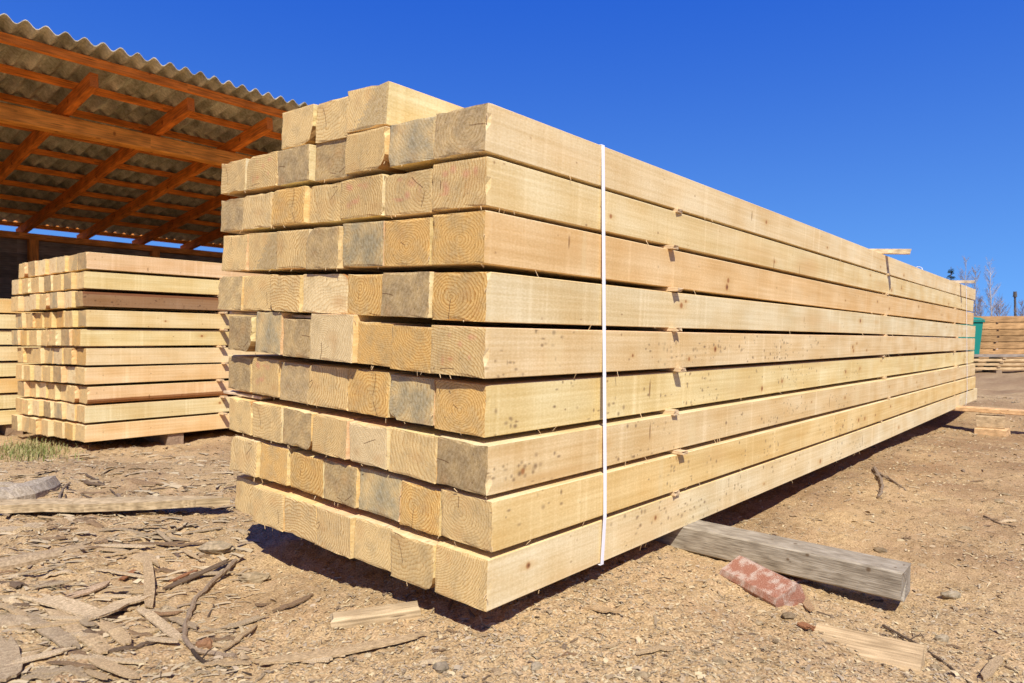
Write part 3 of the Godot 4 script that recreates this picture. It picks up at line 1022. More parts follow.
func chips():
	var r := RandomNumberGenerator.new()
	r.seed = 2024
	for kind in 2:
		var count := 60000
		var mm := MultiMesh.new()
		mm.transform_format = MultiMesh.TRANSFORM_3D
		mm.use_colors = true
		mm.mesh = chip_mesh(kind, r)
		mm.instance_count = count
		var dens := noise(0.9, 80 + kind, 3)
		var k := 0
		var guard := 0
		while k < count and guard < count * 5:
			guard += 1
			var q := 0.95 * pow(9.0 / 0.95, pow(r.randf(), 1.25))
			var t := deg_to_rad(r.randf_range(-47, 47))
			var x := sin(t) * q
			var z := -cos(t) * q
			if dens.get_noise_2d(x, z) < r.randf_range(-0.55, 0.35): continue
			var s := r.randf_range(0.0022, 0.0085) * (0.75 + 0.26 * q)
			if r.randf() < 0.05: s *= 2.0
			if kind == 1: s *= 1.5
			var b := Basis(Vector3.UP, r.randf_range(0, TAU)) * Basis(Vector3(1, 0, 0), r.randfn() * 0.35) * Basis(Vector3(0, 0, 1), r.randfn() * 0.25)
			mm.set_instance_transform(k, Transform3D(b.scaled(Vector3.ONE * s), Vector3(x, gh(x, z) + s * 0.05, z)))
			var u := r.randf()
			var v := r.randf_range(0.8, 1.15)
			var col := Color(0.50, 0.39, 0.22) if u < 0.40 else Color(0.34, 0.25, 0.145) if u < 0.72 else Color(0.18, 0.125, 0.075) if u < 0.79 else Color(0.40, 0.31, 0.20)
			mm.set_instance_color(k, Color(col.r * v, col.g * v, col.b * v))
			k += 1
		mm.visible_instance_count = k
		var o := MultiMeshInstance3D.new()
		o.name = ["wood_chips", "wood_splinters"][kind]
		o.multimesh = mm
		o.material_override = M.chip
		add_child(o)
		tag(o, ["fine tan wood chips strewn over the bare ground", "thin wood splinters strewn over the bare ground"][kind], ["wood chips", "splinters"][kind], "", "stuff")

func fibres():
	# shredded bark fibre trodden into the ground before the shed stacks
	var r := RandomNumberGenerator.new()
	r.seed = 606
	var count := 1700
	var mm := MultiMesh.new()
	mm.transform_format = MultiMesh.TRANSFORM_3D
	mm.use_colors = true
	mm.mesh = chip_mesh(0, r)
	mm.instance_count = count
	for k in count:
		var px := r.randf_range(-30, 250)
		if r.randf() < 0.16: px = r.randf_range(250, 1040)
		var py := 452 + 235 * r.randf()
		if px > 250: py = maxf(py, 470)
		var p := gp(px, py)
		var s := r.randf_range(0.012, 0.05) * clampf(-p.z / 1.6, 0.8, 2.0) * (1.0 if px < 250 else 0.6)
		var b := Basis(Vector3.UP, r.randfn() * 0.7 + 0.2) * Basis(Vector3(1, 0, 0), r.randfn() * 0.2) * Basis(Vector3(0, 0, 1), r.randfn() * 0.08)
		mm.set_instance_transform(k, Transform3D(b * Basis.from_scale(Vector3(s, s * 0.3, s * r.randf_range(0.2, 0.6))), p + Vector3(0, s * 0.02, 0)))
		var u := r.randf()
		var col := Color(0.46, 0.355, 0.21) if u < 0.6 else Color(0.32, 0.23, 0.135) if u < 0.78 else Color(0.50, 0.40, 0.245) if u < 0.96 else Color(0.13, 0.085, 0.055)
		var v := r.randf_range(0.85, 1.12)
		mm.set_instance_color(k, Color(col.r * v, col.g * v, col.b * v))
	var o := MultiMeshInstance3D.new()
	o.name = "bark_fibres"
	o.multimesh = mm
	o.material_override = M.chip
	add_child(o)
	tag(o, "shredded bark fibres trodden into the ground before the shed stacks", "bark fibres", "", "stuff")

func strip(called: String, pts: Array, w: float, th: float, curl: float, lift: float, col: Color, label: String, group: String, r: RandomNumberGenerator):
	# a bark strip or split slab along points on the ground
	var P := []
	var n := 9
	var base: Vector3 = (pts[0] + pts[pts.size() - 1]) * 0.5
	var ph := r.randf_range(0, TAU)
	for i in n:
		var t := float(i) / (n - 1) * (pts.size() - 1)
		var k := mini(int(t), pts.size() - 2)
		var p: Vector3 = pts[k].lerp(pts[k + 1], t - k)
		var along: Vector3 = pts[0].lerp(pts[pts.size() - 1], float(i) / (n - 1))
		p.y = maxf(along.y * 0.7 + p.y * 0.3, gh(p.x, p.z) - th * 0.3) + lift + th * 0.5
		p = p.lerp(Vector3(along.x, p.y, along.z), 0.35)
		P.append(p - base)
	var g := Geo.new()
	var cross := 5
	var G := []
	for i in n:
		var d: Vector3 = (P[mini(i + 1, n - 1)] - P[maxi(i - 1, 0)]).normalized()
		var s := d.cross(Vector3.UP).normalized()
		var up := s.cross(d).normalized()
		var ww := w * (0.6 if i == 0 or i == n - 1 else 0.88 if i == 1 or i == n - 2 else 1.0) * r.randf_range(0.94, 1.04)
		var top := []
		var bot := []
		for j in cross:
			var e := float(j) / (cross - 1) * 2.0 - 1.0
			var jag := d * r.randf_range(-0.9, 0.9) * w * (0.7 if i == 0 or i == n - 1 else 0.05)
			var q: Vector3 = P[i] + s * e * ww * 0.5 + up * (curl * w * (0.5 - e * e) + r.randf_range(-0.12, 0.12) * th) + jag
			top.append(q + up * th * 0.5)
			bot.append(q - up * th * 0.5)
		G.append([top, bot])
	for i in n - 1:
		var u0 := i * 0.06
		for j in cross - 1:
			var v0 := j * 0.03
			var v := r.randf_range(0.97, 1.03)
			var cc := Color(col.r * v, col.g * v, col.b * v)
			g.quad(G[i][0][j], G[i][0][j + 1], G[i + 1][0][j + 1], G[i + 1][0][j], Vector2(u0, v0), Vector2(u0, v0 + 0.03), Vector2(u0 + 0.06, v0 + 0.03), Vector2(u0 + 0.06, v0), cc)
			g.quad(G[i][1][j], G[i + 1][1][j], G[i + 1][1][j + 1], G[i][1][j + 1], Vector2(u0, v0), Vector2(u0 + 0.06, v0), Vector2(u0 + 0.06, v0 + 0.03), Vector2(u0, v0 + 0.03), cc)
		g.quad(G[i][0][0], G[i + 1][0][0], G[i + 1][1][0], G[i][1][0], Vector2(u0, 0), Vector2(u0 + 0.06, 0), Vector2(u0 + 0.06, 0.01), Vector2(u0, 0.01), col)
		var l := cross - 1
		g.quad(G[i][0][l], G[i][1][l], G[i + 1][1][l], G[i + 1][0][l], Vector2(u0, 0), Vector2(u0, 0.01), Vector2(u0 + 0.06, 0.01), Vector2(u0 + 0.06, 0), col)
	for j in cross - 1:
		g.quad(G[0][0][j], G[0][1][j], G[0][1][j + 1], G[0][0][j + 1], Vector2(0, 0), Vector2(0, 0.01), Vector2(0.02, 0.01), Vector2(0.02, 0), col)
		g.quad(G[n - 1][0][j], G[n - 1][0][j + 1], G[n - 1][1][j + 1], G[n - 1][1][j], Vector2(0, 0), Vector2(0.02, 0), Vector2(0.02, 0.01), Vector2(0, 0.01), col)
	tag(put(called, g.commit(), [M.bark], null, Transform3D(Basis(), base)), label, "wood scrap" if called != "bark_strip" else "bark", group)

func px_path(list: Array) -> Array:
	var out := []
	for p in list: out.append(gp(p[0], p[1]))
	return out

func twig(list: Array, r0: float, r1: float, col: Color, label: String, group: String, r: RandomNumberGenerator, called := "twig"):
	var p := px_path(list)
	var base: Vector3 = p[0]
	var curve := Curve3D.new()
	for q in p:
		curve.add_point(q - base + Vector3(0, r0 * 0.8, 0))
	for i in range(1, p.size() - 1):
		var t: Vector3 = (p[i + 1] - p[i - 1]) * 0.2
		curve.set_point_in(i, -t)
		curve.set_point_out(i, t)
	var L := curve.get_baked_length()
	var n := maxi(4, int(L / 0.02))
	var pts := []
	for i in n + 1:
		var q := curve.sample_baked(L * i / n)
		pts.append(q + Vector3(r.randf_range(-1, 1), r.randf_range(-0.4, 0.8), r.randf_range(-1, 1)) * r0 * 0.35)
	var g := Geo.new()
	tube(g, pts, r0, r1, 7, col, 0.14, r)
	for i in 3:
		var k := r.randi_range(1, n - 1)
		var d := Vector3(r.randf_range(-1, 1), r.randf_range(0.1, 0.5), r.randf_range(-1, 1)).normalized()
		if called == "twig" and r.randf() < 0.6:
			tube(g, [pts[k], pts[k] + d * 0.02, pts[k] + d * 0.035 + Vector3(0, -0.006, 0)], r1 * 0.9, r1 * 0.4, 5, col)
	tag(put(called, g.commit(), [M.bark], null, Transform3D(Basis(), base)), label, "branch" if called != "twig" else "twig", group)

func block(called: String, c: Vector3, size: Vector3, turn: Vector3, col: Color, mt: String, label: String, cat: String, group := "", bev := 0.006, jag := 0.004):
	var r := RandomNumberGenerator.new()
	r.seed = hash(label)
	var g := bar_mesh(Vector3(-size.x * 0.5, 0, 0), Vector3(size.x * 0.5, 0, 0), size.z, size.y, Vector3.UP, col, bev, 3.0, jag, r)
	tag(put(called, g.commit(), [M[mt]], null, Transform3D(Basis.from_euler(turn), c)), label, cat, group)

func lump(called: String, c: Vector3, size: Vector3, col: Color, label: String, cat: String, seed_: int, group := "", turn := 0.0):
	var q := noise(0.9, seed_, 3)
	var g := Geo.new()
	var rows := 9
	var cols := 14
	var P := []
	for i in rows + 1:
		var line := []
		for j in cols + 1:
			var th := PI * i / rows
			var ph := TAU * (j % cols) / cols
			var d := Vector3(sin(th) * cos(ph), cos(th), sin(th) * sin(ph))
			var k := 1.0 + 0.42 * q.get_noise_3d(d.x * 1.3, d.y * 1.3, d.z * 1.3)
			line.append(Vector3(d.x * size.x, d.y * size.y, d.z * size.z) * 0.5 * k)
		P.append(line)
	for i in rows:
		for j in cols:
			g.quad(P[i][j], P[i][j + 1], P[i + 1][j + 1], P[i + 1][j], Vector2(j, i) * 0.05, Vector2(j + 1, i) * 0.05, Vector2(j + 1, i + 1) * 0.05, Vector2(j, i + 1) * 0.05, col)
	tag(put(called, g.commit(), [M.mineral], null, Transform3D(Basis(Vector3.UP, turn), c)), label, cat, group)

func litter():
	var r := RandomNumberGenerator.new()
	r.seed = 555
	var tan_ := Color(0.60, 0.44, 0.25)
	var pale := Color(0.71, 0.55, 0.34)
	var grey := Color(0.50, 0.385, 0.24)
	var dark := Color(0.21, 0.145, 0.09)
	var brown := Color(0.30, 0.20, 0.115)
	var red := Color(0.42, 0.19, 0.085)
	var S := [
		[[[28, 620], [50, 634], [74, 650]], 0.034, grey, "grey-tan bark strip in the fan of bark scraps, outermost"],
		[[[52, 612], [80, 634], [107, 656]], 0.036, tan_, "long tan bark strip crossing the fan of bark scraps"],
		[[[36, 600], [70, 608], [102, 620]], 0.045, pale, "broad pale bark strip heading the fan of bark scraps"],
		[[[96, 622], [120, 610], [147, 599]], 0.040, pale, "pale bark strip pointing from the fan toward the upright bark piece"],
		[[[68, 599], [86, 594], [106, 586]], 0.034, Color(0.62, 0.45, 0.29), "small pale pinkish wood flake above the bark fan"],
		[[[147, 560], [150, 585], [149, 610]], 0.024, tan_, "narrow tan bark piece lying endwise between bark fan and curved branch"],
		[[[139, 611], [158, 626], [180, 642]], 0.022, pale, "slim pale splinter lying between bark fan and curved branch"],
		[[[100, 626], [116, 634], [128, 646]], 0.028, tan_, "short tan bark scrap inside the bark fan"],
		[[[106, 655], [130, 652], [156, 644]], 0.012, dark, "thin dark bark sliver below the bark fan"],
		[[[0, 622], [14, 622], [30, 617]], 0.085, grey, "broad grey slab end beside the bark fan"],
		[[[166, 590], [198, 578], [229, 562]], 0.022, dark, "dark ragged bark strip beside the top of the curved branch"],
		[[[222, 631], [242, 626], [264, 618]], 0.020, grey, "slim grey bark sliver beside the curved branch"],
		[[[224, 652], [240, 640], [256, 628]], 0.012, tan_, "thin tan splinter standing off the curved branch"],
		[[[276, 613], [294, 607], [312, 599]], 0.018, brown, "short brown bark scrap near the tall stack's shadow"],
		[[[2, 645], [5, 664], [6, 684]], 0.050, grey, "grey board scrap cut by the picture edge beside bark fan"],
		[[[84, 551], [130, 548], [182, 545]], 0.016, brown, "long thin brown bark sliver before the grey plank"],
		[[[112, 556], [140, 553], [152, 566]], 0.05, tan_, "wide tan bark scrap above the upright bark piece"],
		[[[40, 593], [52, 583], [62, 588]], 0.02, brown, "small brown bark curl above the bark fan"],
		[[[150, 545], [178, 549], [205, 545]], 0.014, brown, "thin brown sliver near the grey stone clod"],
		[[[100, 532], [140, 536], [190, 541]], 0.014, grey, "thin grey sliver just before the grey plank"],
		[[[120, 582], [126, 575], [136, 571]], 0.016, red, "small rusty red bark scrap beside the upright bark piece"],
		[[[172, 583], [182, 578], [196, 573]], 0.014, red, "slim rusty red bark sliver beside the dark bark strip"],
		[[[258, 665], [330, 660], [420, 638]], 0.030, tan_, "long half-buried wood strip in front of the tall stack's corner"],
		[[[306, 662], [318, 660], [336, 661]], 0.030, pale, "small pale chip on the half-buried strip"],
		[[[984, 682], [990, 672], [1001, 660]], 0.018, tan_, "pale curled bark strip beside the dark twig"],
		[[[588, 608], [600, 611], [613, 615]], 0.026, Color(0.62, 0.44, 0.24), "single tan wood flake on clean sawdust before the strap"],
		[[[800, 592], [806, 606], [812, 614]], 0.020, Color(0.55, 0.36, 0.19), "small split wood wedge by the red brick"],
		[[[798, 625], [806, 630], [814, 632]], 0.022, red, "rusty red bark scrap beside the half-buried board"],
		[[[640, 655], [660, 648], [676, 652]], 0.016, tan_, "small tan sliver before the grey bearer"],
	]
	for s in S:
		strip("bark_strip", px_path(s[0]), s[1], 0.0025 + s[1] * 0.05, r.randf_range(-0.03, 0.08), 0.004, s[2], s[3], "bark strips and scraps on the ground", r)
	for i in 34:
		var c := gp(r.randf_range(0, 235), r.randf_range(525, 680))
		var an := r.randf_range(-0.9, 0.9)
		var d := Vector3(cos(an), 0, sin(an)) * r.randf_range(0.03, 0.07)
		var e0 := c - d
		var e1 := c + d
		e0.y = gh(e0.x, e0.z)
		e1.y = gh(e1.x, e1.z) + r.randf_range(0.0, 0.008)
		var which := r.randi_range(0, 2)
		strip("bark_strip", [e0, (e0 + e1) * 0.5, e1], r.randf_range(0.012, 0.026), 0.003, 0.03, 0.004, [tan_, pale, grey][which], "long flat %s splinter of bark among the litter round the curved branch" % ["tan", "pale", "grey"][which], "flat %s bark splinters round the curved branch" % ["tan", "pale", "grey"][which], r)
	# long grey plank, lifted a little off the ground
	var a := gp(-60, 527)
	var b := gp(214, 517)
	a.y = gh(a.x, a.z) + 0.045
	b.y += 0.035
	strip("plank", [a, (a + b) * 0.5, b], 0.085, 0.026, 0.06, 0.004, Color(0.55, 0.42, 0.25), "long grey-tan plank lying on the litter before the shed stack", "", r)
	strip("plank", px_path([[-30, 570], [30, 560], [78, 549]]), 0.075, 0.010, 0.15, 0.0, Color(0.48, 0.36, 0.22), "half-buried slab with dark hollow edge between plank and bark fan", "", r)
	strip("plank", px_path([[-10, 531], [20, 533], [44, 531]]), 0.05, 0.012, 0.0, 0.0, Color(0.60, 0.46, 0.28), "pale board scrap below the long grey plank", "", r)
	# branch and twigs
	twig([[236, 563], [214, 583], [196, 601], [187, 622], [184, 640], [192, 652], [212, 656], [236, 659]], 0.0068, 0.0045, Color(0.40, 0.30, 0.20), "curved bare branch bent like a hook on the ground", "", r, "curved_branch")
	twig([[192, 652], [202, 664], [224, 671], [252, 676]], 0.004, 0.002, Color(0.09, 0.06, 0.04), "dark thin twig at the foot of the curved branch", "", r)
	var T := [
		[[[70, 490], [90, 499], [112, 509], [128, 514]], 0.004, "dark twig running from the root tangle to the grey plank"],
		[[[86, 476], [103, 485], [118, 498]], 0.005, "grey-brown twig leading up toward the shed stack"],
		[[[118, 499], [150, 491], [192, 487], [226, 484]], 0.004, "long thin twig lying toward the tall stack"],
		[[[118, 496], [126, 506], [140, 509]], 0.006, "short knotted twig beside the long thin twig"],
		[[[56, 508], [62, 494], [70, 484]], 0.006, "upright root stub in the tangle beside the grey slab"],
		[[[64, 508], [66, 498], [60, 486]], 0.004, "thin root stub crossing the tangle beside the grey slab"],
		[[[884, 627], [924, 650], [950, 668], [968, 684]], 0.0035, "long dark twig behind the half-buried board"],
		[[[874, 470], [882, 486], [879, 499]], 0.009, "thick stub of branch before the far plank"],
		[[[878, 474], [892, 482], [906, 491]], 0.006, "slim branch leaning off the thick branch stub"],
		[[[984, 517], [1000, 524], [1016, 527]], 0.004, "short dark twig on the open yard beside clods"],
		[[[208, 618], [214, 608], [212, 598]], 0.0025, "tiny bent twig inside the curved branch's hook"],
	]
	for t in T:
		twig(t[0], t[1], t[1] * 0.5, Color(0.17, 0.12, 0.08) if t[1] < 0.0055 else Color(0.33, 0.25, 0.17), t[2], "twigs on the ground", r)
	# boards, bricks, clods
	var p := gp(376, 622)
	block("wood_offcut", p + Vector3(0, 0.012, 0), Vector3(0.185, 0.03, 0.045), Vector3(0.0, 0.30, 0.03), Color(0.58, 0.44, 0.26), "grain", "short tan board offcut lying before the shadow of the tall stack", "offcut")
	p = gp(866, 650)
	block("wood_offcut", p + Vector3(0, 0.0, 0), Vector3(0.20, 0.028, 0.085), Vector3(0.30, -0.62, 0.02), Color(0.60, 0.44, 0.25), "grain", "half-buried tan board offcut standing out of the sawdust beyond the brick", "offcut")
	p = gp(760, 590)
	block("brick", p + Vector3(0, 0.012, 0), Vector3(0.19, 0.055, 0.085), Vector3(0.42, -1.20, -0.06), Color.WHITE, "brick", "whitish worn red brick leaning beside the grey bearer", "brick", "", 0.010, 0.006)
	p = gp(815, 588)
	block("brick", p + Vector3(-0.05, -0.012, -0.09), Vector3(0.14, 0.05, 0.08), Vector3(0.06, -1.2, 0.0), Color.WHITE, "brick", "broken red brick wedged under the grey bearer", "brick", "", 0.008, 0.006)
	p = gp(26, 502)
	strip("plank", px_path([[-8, 506], [22, 502], [50, 488]]), 0.10, 0.035, 0.4, 0.006, Color(0.52, 0.44, 0.33), "pale grey weathered slab lump beside the root tangle", "", r)
	strip("plank", px_path([[-6, 487], [20, 487], [42, 489]]), 0.06, 0.015, 0.1, 0.0, Color(0.50, 0.41, 0.29), "thin grey slab behind the pale grey lump", "", r)
	lump("stone", gp(216, 549) + Vector3(0, 0.008, 0), Vector3(0.10, 0.035, 0.07), Color(0.52, 0.40, 0.25), "grey-tan stone clod near the tall stack's far bottom edge", "stone", 4)
	lump("stone", gp(254, 578) + Vector3(0, 0.004, 0), Vector3(0.08, 0.025, 0.05), Color(0.50, 0.38, 0.22), "tan earth clod by the end of the tall stack's shadow", "stone", 5)
	lump("stone", gp(205, 645) + Vector3(0, 0.004, 0), Vector3(0.034, 0.03, 0.026), Color(0.42, 0.22, 0.11), "small reddish stone in the curved branch's hook", "stone", 6)
	lump("stone", gp(441, 669) + Vector3(0, 0.002, 0), Vector3(0.028, 0.02, 0.026), Color(0.38, 0.30, 0.20), "small grey stone before the tall stack's corner", "stone", 7)
	lump("stone", gp(536, 668) + Vector3(0, 0.002, 0), Vector3(0.022, 0.016, 0.02), Color(0.52, 0.42, 0.28), "little grey pebble before the strapped lit face", "stone", 8)
	lump("stone", gp(942, 640) + Vector3(0, 0.002, 0), Vector3(0.03, 0.02, 0.022), Color(0.52, 0.42, 0.28), "pale pebble on the yard beyond the half-buried board", "stone", 9)
	lump("stone", gp(952, 596) + Vector3(0, 0.002, 0), Vector3(0.05, 0.02, 0.03), Color(0.52, 0.42, 0.28), "flat pale stone near the end of the grey bearer", "stone", 10)
	for i in 22:
		var cx := r.randf_range(640, 1022)
		var cy := r.randf_range(maxf(446.0, 655 - (cx - 640) * 0.5), 680)
		var sz := r.randf_range(0.010, 0.030) * clampf(-gp(cx, cy).z / 1.7, 0.8, 2.2)
		lump("clod", gp(cx, cy) + Vector3(0, sz * 0.1, 0), Vector3(sz * r.randf_range(1, 1.6), sz * 0.4, sz), Color(0.50, 0.38, 0.22) if i % 3 else Color(0.36, 0.26, 0.15), "small %s earth clod on the yard beside the tall stack's lit face" % ["dark brown", "tan"][1 if i % 3 else 0], "clod", 100 + i, "small %s earth clods on the yard" % ["dark brown", "tan"][1 if i % 3 else 0], r.randf_range(0, TAU))
	# scattered small scraps
	var k := 0
	for i in 128:
		var px := r.randf_range(0, 240) if i < 75 else r.randf_range(240, 520) if i < 95 else r.randf_range(560, 1020)
		var py := r.randf_range(455, 682)
		if i >= 75 and i < 95: py = r.randf_range(605, 682)
		if i >= 95: py = r.randf_range(maxf(440.0, 640 - (px - 560) * 0.42), 682)
		var c := gp(px, py)
		var len := r.randf_range(0.012, 0.04) * clampf(-c.z / 1.6, 0.9, 2.2) * (1.0 if i < 75 else 0.55)
		var an := r.randf_range(-0.6, 0.6) if i < 75 else r.randf_range(0, TAU)
		var d := Vector3(cos(an), 0, sin(an)) * len
		var pts := []
		for t in [-1.0, 0.0, 1.0]:
			var q: Vector3 = c + d * t + Vector3(-d.z, 0, d.x) * (0.25 if t == 0.0 else 0.0) * r.randf_range(-1, 1)
			q.y = gh(q.x, q.z)
			pts.append(q)
		var w := len * r.randf_range(0.25, 0.7)
		var which := r.randi_range(0, 9)
		var cc: Color = [tan_, pale, grey, brown, dark, tan_, pale, brown, Color(0.36, 0.22, 0.12), grey][which]
		var zone := "among the bark litter before the shed stacks" if i < 75 else "before the tall stack's shadow" if i < 95 else "on the sawdust beside the tall stack's lit face"
		var look: String = ["tan", "pale", "grey", "brown", "dark", "tan", "pale", "brown", "reddish", "grey"][which]
		strip("bark_strip", pts, w, 0.002 + w * 0.06, r.randf_range(-0.1, 0.4), 0.001, cc, "small %s bark scrap %s" % [look, zone], "small %s bark scraps %s" % [look, zone], r)
		k += 1
	grass_clump(Vector3(0, 0, 0), r)

func grass_clump(_c: Vector3, r: RandomNumberGenerator):
	var g := Geo.new()
	var base := gp(34, 456)
	for i in 900:
		var px := 32 + r.randfn() * 19
		var py := 453 + r.randfn() * 4.5
		var p := gp(px, minf(py, 462)) - base
		var hgt := r.randf_range(0.015, 0.065) * (1.0 - 0.006 * absf(px - 34))
		var a := r.randf_range(0, TAU)
		var lean := Vector3(cos(a), 0, sin(a)) * hgt * r.randf_range(0.2, 0.9)
		var s := Vector3(-sin(a), 0, cos(a)) * r.randf_range(0.0015, 0.003)
		var t := r.randf()
		var col := Color(0.13, 0.17, 0.03).lerp(Color(0.42, 0.33, 0.15), t)
		var m := p + lean * 0.4 + Vector3(0, hgt * 0.7, 0)
		var e := p + lean + Vector3(0, hgt * 0.95, 0)
		g.quad(p - s, p + s, m + s * 0.7, m - s * 0.7, Vector2.ZERO, Vector2.ZERO, Vector2.ZERO, Vector2.ZERO, col)
		g.tri(m - s * 0.7, m + s * 0.7, e, Vector2.ZERO, Vector2.ZERO, Vector2.ZERO, col)
	var o := put("grass_clump", g.commit(), [M.leaf], null, Transform3D(Basis(), base))
	tag(o, "clump of short green grass at the foot of the stack before the shed", "grass")

# ---------------------------------------------------------------- far yard
func far_yard():
	var r := RandomNumberGenerator.new()
	r.seed = 31
	# stack of brown boards, 14 m off, and a lower stack of pale boards before it
	var at := func(px: float, z: float) -> Vector3: return Vector3((px - 512) / F * z, 0, -z)
	var p0: Vector3 = at.call(968, 14.6)
	var dir := Vector3(1, 0, 0.10).normalized()
	var back := Vector3(-dir.z, 0, dir.x) * -1.0
	var y := 0.06
	var l := 0
	var ths := [0.12, 0.13, 0.12, 0.14, 0.12, 0.13, 0.14, 0.13]
	for th in ths:
		for i in 3:
			var t := r.randf_range(0.7, 1.15)
			var j := r.randf_range(-0.06, 0.04)
			var a: Vector3 = p0 + dir * j + Vector3(0, y + th * 0.5 - (0.03 if i > 0 else 0.0), 0) + back * (i * 0.26 + r.randf_range(0, 0.015))
			var b := a + dir * 4.6
			var g := bar_mesh(Vector3.ZERO, b - a, 0.24, th - 0.004, Vector3.UP, Color(0.60 * t, 0.36 * t, 0.16 * t), 0.004, 1.0, 0.01, r)
			tag(put("squared_log", g.commit(), [M.grain], null, Transform3D(Basis(), a)), "brown squared log of the far stack behind green bin, %s layer, %s row back" % [ords(l), ords(i)], "timber", "logs of the far brown stack")
		y += th + 0.006
		if l < 7:
			for q in [0.5, 2.3, 4.1]:
				var c: Vector3 = p0 + dir * (q + r.randf_range(-0.04, 0.04)) + Vector3(0, y - 0.0035, 0)
				stick(c - back * 0.14, c + back * 0.66, 0.05, 0.005, "spacer stick on %s layer of the far brown stack, %s" % [ords(l), {0.5: "by the green bin", 2.3: "at mid length", 4.1: "at its outer end"}[q]], "spacer sticks in the far brown stack", Color(0.5, 0.36, 0.22))
		l += 1
	for q in [0.6, 4.0]:
		bearer(p0 + dir * q - back * 0.1 + Vector3(0, 0.01, 0), p0 + dir * q + back * 0.65 + Vector3(0, 0.01, 0), 0.12, 0.1, "bearer under the far brown stack, %s" % {0.6: "by the green bin", 4.0: "at its outer end"}[q], Color(0.35, 0.25, 0.16))
	# strap on that stack
	var sp: Vector3 = at.call(1000, 14.35)
	var hs := y - 0.02
	var sg := Geo.new()
	for e in [[Vector3(0, 0.06, 0), Vector3(0, hs, 0)], [Vector3(0, hs, 0), back * 0.78 + Vector3(0, hs + 0.0, 0)], [back * 0.78 + Vector3(0, hs, 0), back * 0.78 + Vector3(0, 0.06, 0)]]:
		sg.v.append_array(bar_mesh(e[0] - back * 0.0, e[1], 0.03, 0.004, dir.cross(e[1] - e[0])).v)
	tag(put("packing_strap", flat_mesh(sg.v), [M.strap], null, Transform3D(Basis(), sp + back * 0.10)), "pale strap round the far brown stack", "strap")
	# low stack of pale boards in front
	p0 = at.call(957, 13.4)
	y = 0.05
	for k in 4:
		for i in 2:
			var t := r.randf_range(0.9, 1.1)
			var a: Vector3 = p0 + dir * r.randf_range(-0.1, 0.1) + Vector3(0, y + 0.03, 0) + back * (i * 0.22)
			var top := k == 3
			var g := bar_mesh(Vector3.ZERO, dir * 4.4, 0.2, 0.05, Vector3.UP, Color(0.42 * t, 0.36 * t, 0.3 * t) if top else Color(0.74 * t, 0.54 * t, 0.30 * t), 0.003, 1.0, 0.01, r)
			tag(put("board", g.commit(), [M.grain], null, Transform3D(Basis(), a)), "%s board of the low stack before the green bin, %s layer, %s row" % ["grey" if top else "pale", ords(k), ords(i)], "board", "boards of the low far stack")
		y += 0.055
		if k < 3:
			for q in [0.7, 3.0]:
				var c: Vector3 = p0 + dir * (q + 0.05 * k) + Vector3(0, y + 0.012, 0)
				stick(c - back * 0.12, c + back * 0.34, 0.06, 0.024, "spacer stick on %s layer of the low far stack, %s end" % [ords(k), {0.7: "bin", 3.0: "outer"}[q]], "spacer sticks in the low far stack", Color(0.6, 0.44, 0.26))
		y += 0.026
	for q in [0.7, 3.4]:
		bearer(p0 + dir * q - back * 0.12 + Vector3(0, 0.0, 0), p0 + dir * q + back * 0.36 + Vector3(0, 0.0, 0), 0.1, 0.1, "bearer under the low far stack, %s end" % {0.7: "bin", 3.4: "outer"}[q], Color(0.4, 0.3, 0.2))
	# green wheeled bin between the stacks
	var bp: Vector3 = at.call(961, 13.95)
	var o := thing("wheeled_bin", Transform3D(Basis(Vector3.UP, -0.15), bp), "green plastic wheeled bin between the far board stacks", "bin")
	var g := Geo.new()
	var lo := [Vector3(-0.20, 0.06, 0.22), Vector3(0.20, 0.06, 0.22), Vector3(0.20, 0.06, -0.22), Vector3(-0.20, 0.06, -0.22)]
	var hi := [Vector3(-0.27, 1.0, 0.30), Vector3(0.27, 1.0, 0.30), Vector3(0.27, 1.0, -0.28), Vector3(-0.27, 1.0, -0.28)]
	for i in 4:
		var j := (i + 1) % 4
		g.quad(lo[i], lo[j], hi[j], hi[i])
	g.quad(lo[3], lo[2], lo[1], lo[0])
	g.quad(hi[0], hi[1], hi[2], hi[3])
	put("body", g.commit(), [M.bin], o)
	put("rim", bar_mesh(Vector3(-0.29, 1.0, 0.01), Vector3(0.29, 1.0, 0.01), 0.63, 0.05, Vector3.UP, Color.WHITE, 0.012).commit(), [M.bin], o)
	g = Geo.new()
	var rim := [Vector3(-0.29, 1.03, 0.33), Vector3(0.29, 1.03, 0.33), Vector3(0.29, 1.06, -0.31), Vector3(-0.29, 1.06, -0.31)]
	var tp := [Vector3(-0.24, 1.07, 0.26), Vector3(0.24, 1.07, 0.26), Vector3(0.24, 1.12, -0.26), Vector3(-0.24, 1.12, -0.26)]
	for i in 4:
		g.quad(rim[i], rim[(i + 1) % 4], tp[(i + 1) % 4], tp[i])
	g.quad(tp[0], tp[1], tp[2], tp[3])
	put("lid", g.commit(), [M.bin], o)
	g = Geo.new()
	tube(g, [Vector3(-0.24, 1.05, -0.36), Vector3(0.24, 1.05, -0.36)], 0.018, 0.018, 8)
	put("handle", g.commit(), [M.bin], o)
	for s in [-1, 1]:
		g = Geo.new()
		tube(g, [Vector3(s * 0.24, 0.1, -0.24), Vector3(s * 0.29, 0.1, -0.24)], 0.1, 0.1, 16)
		put("wheel", g.commit(), [M.rubber], o)

